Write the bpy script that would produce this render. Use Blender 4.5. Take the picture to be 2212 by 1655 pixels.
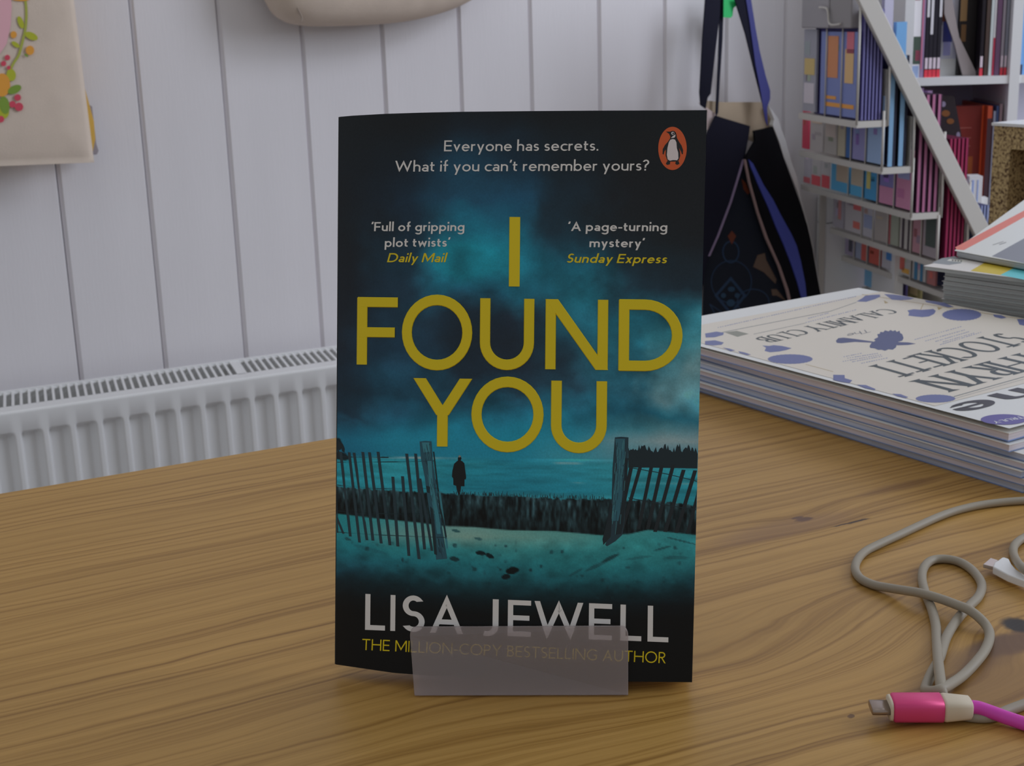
import bpy, math, random
import numpy as np
from mathutils import Vector
random.seed(7); rng=np.random.default_rng(5)
S=bpy.context.scene; C=S.collection
for o in list(bpy.data.objects): bpy.data.objects.remove(o)
# ------------------------------------------------------------------ camera
W,H,F=2212,1655,3000.0
TH=math.atan(797/F); RO=0.031; HC=0.231            # pitch, roll, height above the table top (table top is z=0)
_f=np.array([0,math.cos(TH),-math.sin(TH)]); _u0=np.array([0,math.sin(TH),math.cos(TH)]); _r0=np.array([1.,0,0])
CR=_r0*math.cos(RO)-_u0*math.sin(RO); CU=_u0*math.cos(RO)+_r0*math.sin(RO)
cam=bpy.data.objects.new('camera',bpy.data.cameras.new('camera')); C.objects.link(cam); S.camera=cam
cam.data.sensor_width=36; cam.data.sensor_fit='HORIZONTAL'; cam.data.lens=36*F/W; cam.data.clip_start=.02
from mathutils import Matrix
cam.matrix_world=Matrix(((CR[0],CU[0],-_f[0],0),(CR[1],CU[1],-_f[1],0),(CR[2],CU[2],-_f[2],HC),(0,0,0,1)))
cam.data.dof.use_dof=True; cam.data.dof.focus_distance=0.475; cam.data.dof.aperture_fstop=52
# ------------------------------------------------------------------ world, lights, exposure
w=bpy.data.worlds.new('world'); S.world=w; w.use_nodes=True
bg=w.node_tree.nodes['Background']; bg.inputs[0].default_value=(.93,.96,1,1); bg.inputs[1].default_value=.365
def area(name,loc,target,sx,sy,power,col):
    l=bpy.data.lights.new(name,'AREA'); l.shape='RECTANGLE'; l.size=sx; l.size_y=sy; l.energy=power; l.color=col
    o=bpy.data.objects.new(name,l); C.objects.link(o); o.location=loc
    o.rotation_euler=(Vector(target)-Vector(loc)).to_track_quat('-Z','Y').to_euler(); return o
area('window_light',(3.2,1.0,1.3),(0,1.5,0),1.4,1.8,42,(.80,.87,1.0))
area('ceiling_light',(-.4,1.0,2.1),(-.1,1.1,0),1.6,1.2,1.6,(1,.93,.84))
area('shelf_fill_light',(1.55,1.45,1.25),(1.05,2.3,.15),.9,.5,7,(.82,.86,1.0))  # added fill lamp, only to brighten the bookshelf fronts
V=S.view_settings; V.view_transform='Standard'; V.look='None'; V.gamma=1; V.exposure=0.0; V.use_curve_mapping=False
# ------------------------------------------------------------------ geometry of view rays -> places
AZ=math.radians(26.2)
ES=np.array([math.cos(AZ),math.sin(AZ),0]); EN=np.array([-math.sin(AZ),math.cos(AZ),0]); EZ=np.array([0,0,1.])
CP=np.array([0,0,HC])
def ray(x,y): return _f+CR*(x-W/2)/F-CU*(y-H/2)/F
def onz(x,y,z=0.): d=ray(x,y); return CP+d*((z-HC)/d[2])
def onpl(x,y,n,dist): d=ray(x,y); return CP+d*((dist-CP@n)/(d@n))
def onw(x,y,D): return onpl(x,y,EN,D)               # plane parallel to the boarded wall at distance D
def P(s,n,z): return ES*s+EN*n+EZ*z
# ------------------------------------------------------------------ materials
def lin(c):
    c=np.asarray(c,float)/255; return np.where(c<=.04045,c/12.92,((c+.055)/1.055)**2.4)
K=.47                                               # light level that the photographed colours were divided by
def alb(c,k=K): return tuple(np.minimum(lin(c)/k,.88))
mats={}
def mat(name,c,rough=.6,spec=.4,metal=0,k=K,bump=0,bscale=200,vary=0,vscale=20,coat=0,stretch=(1,1,1)):
    if name in mats: return mats[name]
    m=bpy.data.materials.new(name); m.use_nodes=True; nt=m.node_tree; b=nt.nodes['Principled BSDF']
    col=alb(c,k); b.inputs['Base Color'].default_value=(*col,1); b.inputs['Roughness'].default_value=rough
    b.inputs['Specular IOR Level'].default_value=spec; b.inputs['Metallic'].default_value=metal
    if coat: b.inputs['Coat Weight'].default_value=coat
    if bump or vary:
        tc=nt.nodes.new('ShaderNodeTexCoord'); mp=nt.nodes.new('ShaderNodeMapping'); mp.inputs['Scale'].default_value=stretch
        nt.links.new(tc.outputs['Object'],mp.inputs[0])
    if vary:
        n=nt.nodes.new('ShaderNodeTexNoise'); n.inputs['Scale'].default_value=vscale; n.inputs['Detail'].default_value=5
        nt.links.new(mp.outputs[0],n.inputs['Vector'])
        r=nt.nodes.new('ShaderNodeMapRange'); r.inputs[1].default_value=.3; r.inputs[2].default_value=.7
        r.inputs[3].default_value=1-vary; r.inputs[4].default_value=1+vary
        nt.links.new(n.outputs[0],r.inputs[0])
        mx=nt.nodes.new('ShaderNodeVectorMath'); mx.operation='SCALE'; mx.inputs[0].default_value=col
        nt.links.new(r.outputs[0],mx.inputs['Scale']); nt.links.new(mx.outputs[0],b.inputs['Base Color'])
    if bump:
        n2=nt.nodes.new('ShaderNodeTexNoise'); n2.inputs['Scale'].default_value=bscale; n2.inputs['Detail'].default_value=3
        nt.links.new(mp.outputs[0],n2.inputs['Vector'])
        bp=nt.nodes.new('ShaderNodeBump'); bp.inputs['Strength'].default_value=bump; bp.inputs['Distance'].default_value=.002
        nt.links.new(n2.outputs[0],bp.inputs['Height']); nt.links.new(bp.outputs[0],b.inputs['Normal'])
    mats[name]=m; return m
def cmat(c,rough=.55,k=K,spec=.35):
    return mat('print_%d_%d_%d_%d'%(*c,int(k*100)),c,rough,spec,k=k)
# ------------------------------------------------------------------ object helpers
WL={}
def thing(name,label,cat,loc,group=None):
    o=bpy.data.objects.new(name,None); C.objects.link(o); o.location=loc; o.empty_display_size=.02
    o['label']=label; o['category']=cat
    if group: o['group']=group
    WL[o.name]=np.array(loc,float); return o
def tag(o,label,cat,group=None,kind=None):
    if label: o['label']=label
    if cat: o['category']=cat
    if group: o['group']=group
    if kind: o['kind']=kind
    return o
def obj(name,v,f,m,parent=None,smooth=False,origin=None,bevel=0,solid=0):
    v=np.asarray(v,float)
    if origin is None:
        lo,hi=v.min(0),v.max(0); origin=np.array([(lo[0]+hi[0])/2,(lo[1]+hi[1])/2,lo[2]])
    me=bpy.data.meshes.new(name); me.from_pydata((v-origin).tolist(),[],[list(map(int,q)) for q in f]); me.update()
    ms=m if isinstance(m,(list,tuple)) else [m]
    for a in ms: me.materials.append(a)
    if smooth:
        for p in me.polygons: p.use_smooth=True
    o=bpy.data.objects.new(name,me); C.objects.link(o)
    if parent is not None: o.parent=parent; o.location=origin-WL[parent.name]
    else: o.location=origin
    WL[o.name]=np.array(origin)
    if solid:
        md=o.modifiers.new('s','SOLIDIFY'); md.thickness=solid; md.offset=-1
    if bevel:
        md=o.modifiers.new('b','BEVEL'); md.width=bevel; md.segments=2; md.limit_method='ANGLE'
    return o
class MB:
    def __init__(s): s.v=[]; s.f=[]
    def add(s,v,f):
        n=len(s.v); s.v+= [np.asarray(q,float) for q in v]; s.f+=[[i+n for i in q] for q in f]
    def box(s,o,a,b,c):
        o,a,b,c=[np.asarray(q,float) for q in (o,a,b,c)]
        v=[o,o+a,o+a+b,o+b,o+c,o+a+c,o+a+b+c,o+b+c]
        fs=[(0,3,2,1),(4,5,6,7),(0,1,5,4),(1,2,6,5),(2,3,7,6),(3,0,4,7)]
        if np.dot(np.cross(a,b),c)<0: fs=[q[::-1] for q in fs]
        s.add(v,fs)
    def prism(s,pts,ext):
        n=len(pts); pts=[np.asarray(p,float) for p in pts]; ext=np.asarray(ext,float)
        s.add(pts+[p+ext for p in pts],[list(range(n)),list(range(2*n-1,n-1,-1))]+[[i,i+n,(i+1)%n+n,(i+1)%n] for i in range(n)])
    def tube(s,pts,r,seg=10,cap=True):
        pts=[np.asarray(p,float) for p in pts]; n=len(pts); rs=r if hasattr(r,'__len__') else [r]*n
        up=np.array([0,0,1.]); V_=[]; base=len(s.v)
        for i,p in enumerate(pts):
            t=pts[min(i+1,n-1)]-pts[max(i-1,0)]; t/=np.linalg.norm(t)+1e-12
            if abs(t@up)>.98 and i==0: up=np.array([1.,0,0])
            a=np.cross(t,up); a/=np.linalg.norm(a)+1e-12; b=np.cross(a,t); up=b if n>2 else up
            for k in range(seg):
                an=2*math.pi*k/seg; V_.append(p+(a*math.cos(an)+b*math.sin(an))*rs[i])
        fs=[[i*seg+k,i*seg+(k+1)%seg,(i+1)*seg+(k+1)%seg,(i+1)*seg+k] for i in range(n-1) for k in range(seg)]
        if cap: fs+=[list(range(seg))[::-1],[(n-1)*seg+k for k in range(seg)]]
        s.add(V_,fs)
    def build(s,name,m,parent=None,**k): return obj(name,s.v,s.f,m,parent,**k)
def boxo(name,o,a,b,c,m,parent=None,**k):
    q=MB(); q.box(o,a,b,c); return q.build(name,m,parent,**k)
def catmull(pts,n=8):
    pts=[np.asarray(p,float) for p in pts]; q=[2*pts[0]-pts[1]]+pts+[2*pts[-1]-pts[-2]]; out=[]
    for i in range(1,len(q)-2):
        for t in np.linspace(0,1,n,endpoint=False):
            a,b,c,d=q[i-1:i+3]
            out.append(.5*((2*b)+(-a+c)*t+(2*a-5*b+4*c-d)*t*t+(-a+3*b-3*c+d)*t**3))
    out.append(pts[-1]); return out
# ------------------------------------------------------------------ stroke lettering (cap height 100)
def A_(cx,cy,rx,ry,a0,a1): return ('a',cx,cy,rx,ry,a0,a1)
G={}
def g(ch,w,fn): G[ch]=(w,fn)
X=64
g('I',0,lambda h:[[(h,0),(h,100)]])
g('F',58,lambda h:[[(h,0),(h,100)],[(0,100-h),(58,100-h)],[(0,55-h),(54,55-h)]])
g('O',104,lambda h:[[A_(52,50,52-h,52-h,0,360)]])
g('U',77,lambda h:[[(h,100),(h,38),A_(38.5,38,38.5-h,38-h,180,360),(77-h,100)]])
g('N',88,lambda h:[[(h,0),(h,100)],[(88-h,0),(88-h,100)],[(h*1.15,100),(88-h*1.15,0)]])
g('D',88,lambda h:[[(h,0),(h,100)],[(0,100-h),(36,100-h),A_(36,50,52-h,50-h,90,-90),(0,h)]])
g('Y',83,lambda h:[[(1.2*h,100),(41.5,46)],[(83-1.2*h,100),(41.5,46)],[(41.5,52),(41.5,0)]])
def gS(h,W_,T):
    ry=(T-2*h)/4
    return [[A_(W_*.5,T-h-ry,W_*.47-h,ry,38,270),A_(W_*.5,h+ry,W_*.5-h,ry,90,-142)]]
g('S',54,lambda h:gS(h,54,101))
g('A',86,lambda h:[[(1.1*h,0),(43,100-1.6*h),(86-1.1*h,0)],[(17,31),(69,31)]])
g('J',42,lambda h:[[(42-h,100),(42-h,24),A_(22-h,20+h*.6,20,20,0,-110)]])
g('E',60,lambda h:[[(h,0),(h,100)],[(0,100-h),(60,100-h)],[(0,53-h*.3),(56,53-h*.3)],[(0,h),(60,h)]])
g('W',128,lambda h:[[(1.1*h,100),(34,2.0*h),(64,100-2.0*h),(94,2.0*h),(128-1.1*h,100)]])
g('L',54,lambda h:[[(h,100),(h,0)],[(0,h),(54,h)]])
g('T',70,lambda h:[[(35,100),(35,0)],[(0,100-h),(70,100-h)]])
g('H',84,lambda h:[[(h,0),(h,100)],[(84-h,0),(84-h,100)],[(0,52),(84,52)]])
g('M',100,lambda h:[[(h,0),(h,100)],[(100-h,0),(100-h,100)],[(h*1.2,100),(50,20),(100-h*1.2,100)]])
g('C',84,lambda h:[[A_(51,50,51-h,51-h,48,312)]])
g('P',58,lambda h:[[(h,0),(h,100)],[(0,100-h),(30,100-h),A_(30,72,28-h,28-h,90,-90),(0,44+h)]])
g('R',64,lambda h:[[(h,0),(h,100)],[(0,100-h),(30,100-h),A_(30,73,27-h,27-h,90,-90),(0,46+h)],[(26,50),(64-1.3*h,0)]])
g('B',60,lambda h:[[(h,0),(h,100)],[(0,100-h),(30,100-h),A_(30,76,24-h,24-h,90,-90),(0,52+h)],[(0,54),(30,54),A_(30,27+h*.3,30-h,27-h*.7,90,-90),(0,h)]])
g('G',90,lambda h:[[A_(51,50,51-h,51-h,48,270+40),(88-h,18),(88-h,46)],[(58,46),(90,46)]])
g('K',72,lambda h:[[(h,0),(h,100)],[(68-h,100),(2*h,48)],[(24,62),(72-1.2*h,0)]])
g('a',50,lambda h:[[(8,X-12),A_(50-h-17,X-h-16,17,16,115,0),(50-h,0)],[A_(25,19.5,25-h,19.5-h,0,360)]])
g('c',50,lambda h:[[A_(32,X/2,32-h,X/2+1-h,52,308)]])
g('d',62,lambda h:[[A_(31,X/2,31-h,X/2+1-h,0,360)],[(62-h,0),(62-h,106)]])
g('b',62,lambda h:[[A_(31,X/2,31-h,X/2+1-h,0,360)],[(h,0),(h,106)]])
g('e',60,lambda h:[[(2*h,X/2+1),(60-h,X/2+1),A_(30,X/2,30-h,X/2+1-h,2,318)]])
g('f',36,lambda h:[[A_(30,106-h-14,15,14,78,180),(15,0)],[(0,X-h),(36,X-h)]])
g('g',62,lambda h:[[A_(31,X/2,31-h,X/2+1-h,0,360)],[(62-h,X),(62-h,-12),A_(31,-12,31-h,18,0,-150)]])
g('h',54,lambda h:[[(h,0),(h,106)],[(h,X-24),A_(27,X-24,27-h,24-h,160,0),(54-h,0)]])
g('n',54,lambda h:[[(h,0),(h,X)],[(h,X-24),A_(27,X-24,27-h,24-h,160,0),(54-h,0)]])
g('m',88,lambda h:[[(h,0),(h,X)],[(h,X-22),A_(h+(44-h)/2,X-22,(44-h)/2,22-h,160,0),(44,0)],[(44,X-22),A_(44+(44-h)/2,X-22,(44-h)/2,22-h,160,0),(88-h,0)]])
g('i',0,lambda h:[[(h,0),(h,X)],[(h,82),(h,82+2.4*h)]])
g('l',0,lambda h:[[(h,0),(h,106)]])
g('o',64,lambda h:[[A_(32,X/2,32-h,X/2+1-h,0,360)]])
g('p',62,lambda h:[[A_(31,X/2,31-h,X/2+1-h,0,360)],[(h,-32),(h,X)]])
g('r',34,lambda h:[[(h,0),(h,X)],[(h,X-22),A_(26,X-22,26-h,22-h,165,72)]])
g('s',42,lambda h:gS(h,42,X+1))
g('t',36,lambda h:[[(13,86),(13,18),A_(28,16+h*.2,15,16-h,180,285)],[(0,X-h),(34,X-h)]])
g('u',54,lambda h:[[(h,X),(h,22),A_(27,22,27-h,22-h,180,350)],[(54-h,X),(54-h,0)]])
g('v',54,lambda h:[[(1.1*h,X),(27,1.6*h),(54-1.1*h,X)]])
g('w',82,lambda h:[[(1.1*h,X),(22,1.6*h),(41,X-1.6*h),(60,1.6*h),(82-1.1*h,X)]])
g('x',54,lambda h:[[(1.2*h,X),(54-1.2*h,0)],[(54-1.2*h,X),(1.2*h,0)]])
g('y',56,lambda h:[[(1.1*h,X),(29,4)],[(56-1.1*h,X),(18,-32)]])
g('.',0,lambda h:[[(h*1.1,0),(h*1.1,2.3*h)]])
g("'",14,lambda h:[[(12,104),(6,78)]])
g('-',34,lambda h:[[(0,36),(34,36)]])
g('?',44,lambda h:[[A_(22,100-h-19,21-h*.5,19,165,-35),(20,48),(18,26)],[(18,0),(18,2.3*h)]])
def flat(st,res=9):
    out=[]
    for it in st:
        if it[0]=='a':
            _,cx,cy,rx,ry,a0,a1=it; n=max(3,int(abs(a1-a0)/90*res))
            for k in range(n+1):
                a=math.radians(a0+(a1-a0)*k/n); out.append((cx+rx*math.cos(a),cy+ry*math.sin(a)))
        else: out.append(it)
    r=[out[0]]
    for p in out[1:]:
        if math.hypot(p[0]-r[-1][0],p[1]-r[-1][1])>.3: r.append(p)
    d=[r[0]]
    for p in r[1:]:
        q=d[-1]; m=int(math.hypot(p[0]-q[0],p[1]-q[1])//9)+1
        d+=[(q[0]+(p[0]-q[0])*t/m,q[1]+(p[1]-q[1])*t/m) for t in range(1,m+1)]
    return d
def ribbon(pts,h,contrast=0):
    n=len(pts); L=[];R=[]; closed=n>4 and math.hypot(pts[0][0]-pts[-1][0],pts[0][1]-pts[-1][1])<1e-3
    def dr(i):
        dx,dy=pts[i+1][0]-pts[i][0],pts[i+1][1]-pts[i][1]; l=math.hypot(dx,dy) or 1; return dx/l,dy/l
    for i in range(n):
        if closed and i in (0,n-1): d0=dr(n-2); d1=dr(0)
        else: d0=dr(max(i-1,0)); d1=dr(min(i,n-2))
        end=(not closed) and i in (0,n-1)
        hh=h if not contrast else h*((1-contrast)+contrast*abs((d0[1]+d1[1])/2))
        if end and abs(d0[1])>.45:
            k=hh/abs(d0[1]); s=1 if d0[1]>0 else -1
            L.append((pts[i][0]-k*s,pts[i][1])); R.append((pts[i][0]+k*s,pts[i][1])); continue
        nx,ny=-(d0[1]+d1[1]),(d0[0]+d1[0]); l=math.hypot(nx,ny) or 1; nx/=l; ny/=l
        c=max(.38,nx*-d0[1]+ny*d0[0]); k=hh/c
        L.append((pts[i][0]+nx*k,pts[i][1]+ny*k)); R.append((pts[i][0]-nx*k,pts[i][1]-ny*k))
    return L,R
def letters(s,h,track=12,space=34,serif=False,contrast=0,italic=0,boxes=None):
    """returns list of strips (L,R) in font units and the total width"""
    x=0; out=[]
    for i,ch in enumerate(s):
        if ch==' ': x+=space; continue
        w_,fn=G[ch]; w_=w_ or 2*h
        for st in fn(h):
            pts=flat(st)
            if boxes:
                bx0,bx1=boxes[i]
                if w_>2*h+1: kx=(bx1-bx0-2*h)/(w_-2*h); pts=[(bx0+h+(p[0]-h)*kx,p[1]) for p in pts]
                else: pts=[((bx0+bx1)/2,p[1]) for p in pts]
            else: pts=[(p[0]+x,p[1]) for p in pts]
            L,R=ribbon(pts,h,contrast)
            if italic: L=[(a+b*italic,b) for a,b in L]; R=[(a+b*italic,b) for a,b in R]
            out.append((L,R))
            if serif:
                for e,nb in ((pts[0],pts[1]),(pts[-1],pts[-2])):
                    if abs(e[1]-nb[1])>abs(e[0]-nb[0])*.5 and (e[1]<1 or e[1]>99):
                        sg=1 if e[1]<1 else -1
                        out.append(([(e[0]-2.3*h,e[1]),(e[0]+2.3*h,e[1])],[(e[0]-1.1*h,e[1]+sg*h*.9),(e[0]+1.1*h,e[1]+sg*h*.9)]))
        x+=w_+track
    return out,x-track
def strips_mesh(mb,strips,fn,raise_=0,base=0):
    """fn(x,y,lift)->3D"""
    for k,(L,R) in enumerate(strips):
        lz=base+6e-6*(k%9); n=len(L)
        v=[fn(*p,lz+raise_) for p in L]+[fn(*p,lz+raise_) for p in R]
        f=[[i,i+1,n+i+1,n+i] for i in range(n-1)]
        if raise_:
            o=len(v); ex=.35
            def out_(a,b): return (a[0]+(a[0]-b[0])*.07,a[1]+(a[1]-b[1])*.07)
            v+=[fn(*out_(a,b),base) for a,b in zip(L,R)]+[fn(*out_(b,a),base) for a,b in zip(L,R)]
            f+=[[i,o+i,o+i+1,i+1] for i in range(n-1)]+[[n+i,n+i+1,o+n+i+1,o+n+i] for i in range(n-1)]
            f+=[[0,n,o+n,o],[n-1,o+n-1,o+2*n-1,2*n-1]]
        mb.add(v,f)
def textquad(mb,s,h,p0,p1,c0,c1,surf,track=12,space=34,raise_=0,base=0,**k):
    """baseline p0->p1 and cap-line c0->c1 given on the sheet; surf maps sheet coordinates to space"""
    st,wd=letters(s,h,track,space,**k)
    if k.get('boxes'): wd=100
    p0,p1,c0,c1=[np.array(q,float) for q in (p0,p1,c0,c1)]
    def fn(x,y,l):
        a=p0+(p1-p0)*x/wd; b=c0+(c1-c0)*x/wd; q=a+(b-a)*y/100; return surf(q[0],q[1],l)
    strips_mesh(mb,st,fn,raise_,base)

# ================================================================== SETTING
white=mat('painted_board',(173,170,172),.42,.4,bump=.12,bscale=60,stretch=(6,6,.6),vary=.02,vscale=3,k=.50)
gapm=mat('dark_gap',(26,28,27),.95,.05)
# floor
flo=boxo('floor',P(-4,-3,-.77),ES*9,EN*6.5,EZ*.02,mat('carpet',(105,100,98),.95,.1,bump=.5,bscale=300,vary=.1,vscale=60)); tag(flo,None,None,kind='structure')
DW=1.93
wb=boxo('wall_back',P(-2.2,DW+.019,-.75),ES*5.6,EN*.05,EZ*2.6,gapm); tag(wb,None,None,kind='structure')
grooves=[onw(x,240,DW)@ES for x in (106,301,485,660,831,995,1147,1294,1434)]
pit=.1185; 
while grooves[0]>-2.0: grooves.insert(0,grooves[0]-pit)
while grooves[-1]<3.2: grooves.append(grooves[-1]+pit)
for a,b in zip(grooves[:-1],grooves[1:]):
    # profile of a tongue and groove board: bright rounded right arris, small bevel at the left
    g0=random.choice([.0006,.0010,.0014,.0015]); dn=random.uniform(-.0006,.0006)
    prof=[(a+g0,.018),(a+g0,.0052),(a+g0+.0048,0),(b-.0016,0),(b-.0004,.0014),(b-.0001,.018)]
    q=MB(); q.prism([P(s_,DW+d_+dn,-.75) for s_,d_ in prof],EZ*2.6)
    q.build('plank',white,wb)
# ================================================================== TABLES
def wood():
    m=bpy.data.materials.new('oak_top'); m.use_nodes=True; nt=m.node_tree; N=nt.nodes; L=nt.links; b=N['Principled BSDF']
    def math_(op,a,b_=None,c=None):
        n=N.new('ShaderNodeMath'); n.operation=op
        for i,q in enumerate((a,b_,c)):
            if q is None: continue
            if isinstance(q,(int,float)): n.inputs[i].default_value=q
            else: L.new(q,n.inputs[i])
        return n.outputs[0]
    geo=N.new('ShaderNodeNewGeometry')
    def dot(v):
        n=N.new('ShaderNodeVectorMath'); n.operation='DOT_PRODUCT'; L.new(geo.outputs['Position'],n.inputs[0]); n.inputs[1].default_value=v; return n.outputs['Value']
    s=dot(tuple(ES)); n_=dot(tuple(EN)); z=dot((0,0,1))
    def noise(x,y,zz,scale,detail=3,rough=.5):
        c=N.new('ShaderNodeCombineXYZ')
        for i,q in enumerate((x,y,zz)):
            if isinstance(q,(int,float)): c.inputs[i].default_value=q
            else: L.new(q,c.inputs[i])
        t=N.new('ShaderNodeTexNoise'); t.inputs['Scale'].default_value=scale; t.inputs['Detail'].default_value=detail; t.inputs['Roughness'].default_value=rough
        L.new(c.outputs[0],t.inputs['Vector']); return t.outputs[0]
    # growth-ring coordinate: across the grain, bent by slow noise and by knots
    r=math_('ADD',n_,math_('MULTIPLY',math_('SUBTRACT',noise(math_('MULTIPLY',s,1.0),math_('MULTIPLY',n_,1.6),0,2.2,2),.5),.030))
    r=math_('ADD',r,math_('MULTIPLY',math_('SUBTRACT',noise(math_('MULTIPLY',s,3.5),math_('MULTIPLY',n_,10),3,5,2),.5),.006))
    knots=[(1735,1122,.035,.013,.010),(1600,1440,.085,.030,.028),(2205,1352,.040,.026,-.022),(2120,1480,.05,.03,.012),(330,1150,.12,.018,.006)]
    near=None
    for (x,y,sa,sn,am) in knots:
        p=onz(x,y,0); ks,kn=float(p@ES),float(p@EN)
        e=math_('ADD',math_('POWER',math_('ABSOLUTE',math_('DIVIDE',math_('SUBTRACT',s,ks),sa)),2.),math_('POWER',math_('ABSOLUTE',math_('DIVIDE',math_('SUBTRACT',n_,kn),sn)),2.))
        r=math_('ADD',r,math_('MULTIPLY',math_('POWER',2.718,math_('MULTIPLY',e,-1.)),am))
    ring=noise(math_('MULTIPLY',r,1.),math_('MULTIPLY',s,.006),0,290,3,.55)
    broad=noise(math_('MULTIPLY',r,1.),math_('MULTIPLY',s,.05),7,14,2)
    pores=noise(math_('MULTIPLY',s,.05),math_('MULTIPLY',r,1.0),1,900,2)
    cr=N.new('ShaderNodeValToRGB'); L.new(ring,cr.inputs[0]); e=cr.color_ramp.elements
    def lc(c): return (*alb(c,.71),1)
    e[0].position=.30; e[0].color=lc((126,90,40)); e[1].position=.66; e[1].color=lc((172,133,72))
    q=e.new(.42); q.color=lc((153,115,57)); q=e.new(.5); q.color=lc((165,127,67))
    hs=N.new('ShaderNodeHueSaturation'); L.new(cr.outputs[0],hs.inputs['Color'])
    v=math_('ADD',.82,math_('MULTIPLY',broad,.22)); v=math_('MULTIPLY',v,math_('ADD',.88,math_('MULTIPLY',pores,.24)))
    L.new(v,hs.inputs['Value']); col=hs.outputs[0]
    # dark knots and streaks of the board itself
    spots=[(1737,1122,.0052,.0026,(70,45,35),1.),(1722,1119,.004,.0013,(80,55,40),1.),(1835,1130,.011,.0009,(55,35,22),.9),(1855,1125,.007,.0009,(55,35,22),.9),(2203,1352,.0068,.0085,(38,32,28),1.),
           (2175,1392,.018,.0085,(84,58,44),.85),(2120,1420,.02,.010,(100,72,48),.6),(1700,1140,.045,.011,(118,86,62),.5),(1950,1050,.03,.006,(100,66,38),.5),(2140,1480,.05,.02,(110,78,45),.55),(1838,1548,.0012,.0012,(90,60,30),.9)]
    for (x,y,sa,sn,c,am) in spots:
        p=onz(x,y,0); ks,kn=float(p@ES),float(p@EN)
        wob=math_('MULTIPLY',math_('SUBTRACT',noise(s,n_,x*.1,220,3),.5),.0045)
        ds=math_('DIVIDE',math_('ADD',math_('SUBTRACT',s,ks),wob),sa); dn=math_('DIVIDE',math_('ADD',math_('SUBTRACT',n_,kn),math_('MULTIPLY',wob,.4)),sn)
        d=math_('ADD',math_('MULTIPLY',ds,ds),math_('MULTIPLY',dn,dn))
        mr=N.new('ShaderNodeMapRange'); mr.interpolation_type='SMOOTHSTEP'; L.new(d,mr.inputs[0]); mr.inputs[1].default_value=.35 if am>.8 else .0; mr.inputs[2].default_value=1.25; mr.inputs[3].default_value=am; mr.inputs[4].default_value=0
        mx=N.new('ShaderNodeMixRGB'); L.new(mr.outputs[0],mx.inputs[0]); L.new(col,mx.inputs[1]); mx.inputs[2].default_value=lc(c); col=mx.outputs[0]
    L.new(col,b.inputs['Base Color']); b.inputs['Roughness'].default_value=.42; b.inputs['Specular IOR Level'].default_value=.38
    bp=N.new('ShaderNodeBump'); bp.inputs['Strength'].default_value=.18; bp.inputs['Distance'].default_value=.0006
    L.new(ring,bp.inputs['Height']); L.new(bp.outputs[0],b.inputs['Normal'])
    return m
oak=wood()
def table(name,label,s0,s1,n0,n1,th=.035):
    t=thing(name,label,'table',P((s0+s1)/2,(n0+n1)/2,-.75))
    boxo('tabletop',P(s0,n0,-th),ES*(s1-s0),EN*(n1-n0),EZ*th,oak,t,bevel=.0015)
    for a in (s0+.04,s1-.10):
        for b_ in (n0+.02,n1-.08 if n1-n0>.2 else n0+.04):
            boxo('leg',P(a,b_,-.75),ES*.05,EN*.05,EZ*(.75-th),oak,t)
        if n1-n0<.2: pass
    return t
table('oak_table','long oak table with visible grain and dark knots that carries the upright book',-1.1,1.5,-.62,.728)
table('console_table','narrow oak side table pushed behind the main table under the catalogue pile',.47,1.5,.7285,.815)
# ================================================================== RADIATOR
radm=mat('radiator_enamel',(182,179,173),.30,.5,k=.50*.0+.42,vary=.02,vscale=12)
RD=1.767; ZR=-.2273; RS0,RS1=-.45,.86
rad=thing('radiator','white ribbed panel radiator with slotted top grille below the boarded wall','radiator',P((RS0+RS1)/2,RD+.06,ZR-.40))
rs=[onw(x/2.989,700+735/2.989+(x/2.989-45)*-.146,RD)@ES for x in (135,2100)]
pitch=(rs[1]-rs[0])/12; s0=rs[0]
ss=[];
s_=RS0
zs=[ZR-.004,ZR-.0265,ZR-.0285,ZR-.0305,ZR-.0325,ZR-.035,ZR-.039,ZR-.10,ZR-.30,ZR-.38,ZR-.40]
def sm(a,b,x): t=min(max((x-a)/(b-a),0),1); return t*t*(3-2*t)
n=int((RS1-RS0)/pitch*26); V_=[];F_=[]
for j,zz in enumerate(zs):
    for i in range(n+1):
        s1_=RS0+(RS1-RS0)*i/n; ph=((s1_-s0)/pitch)%1.0
        k=sm(.0,.11,ph)*(1-sm(.56,.84,ph))
        kv=sm(ZR-.0265,ZR-.036,-zz+2*ZR-0) if False else sm(0,1,(ZR-.0265-zz)/.009)
        if j>=9: kv*=0
        V_.append(P(s1_,RD+.013*k*kv,zz))
for j in range(len(zs)-1):
    for i in range(n): a=j*(n+1)+i; F_.append([a,a+n+1,a+n+2,a+1])
fp=obj('front_panel',V_,F_,radm,rad,smooth=True)
# rolled top edge
q=MB(); pr=[(RD+math.cos(a)*-.004+.004,ZR-.004+math.sin(a)*.004) for a in np.linspace(0,math.pi/2,6)]
for (na,za),(nb,zb) in zip(pr[:-1],pr[1:]): q.add([P(RS0,na,za),P(RS1,na,za),P(RS1,nb,zb),P(RS0,nb,zb)],[[0,1,2,3]])
q.add([P(RS0,RD+.004,ZR),P(RS1,RD+.004,ZR),P(RS1,RD+.012,ZR-.001),P(RS0,RD+.012,ZR-.001)],[[0,1,2,3]])
q.build('top_edge',radm,rad,smooth=True)
boxo('grille_rail',P(RS0,RD+.012,ZR-.006),ES*(RS1-RS0),EN*.026,EZ*.003,radm,rad)
boxo('grille_rail',P(RS0,RD+.112,ZR-.006),ES*(RS1-RS0),EN*.007,EZ*.0045,radm,rad)
boxo('back_panel',P(RS0,RD+.110,ZR-.40),ES*(RS1-RS0),EN*.006,EZ*.395,radm,rad)
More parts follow.
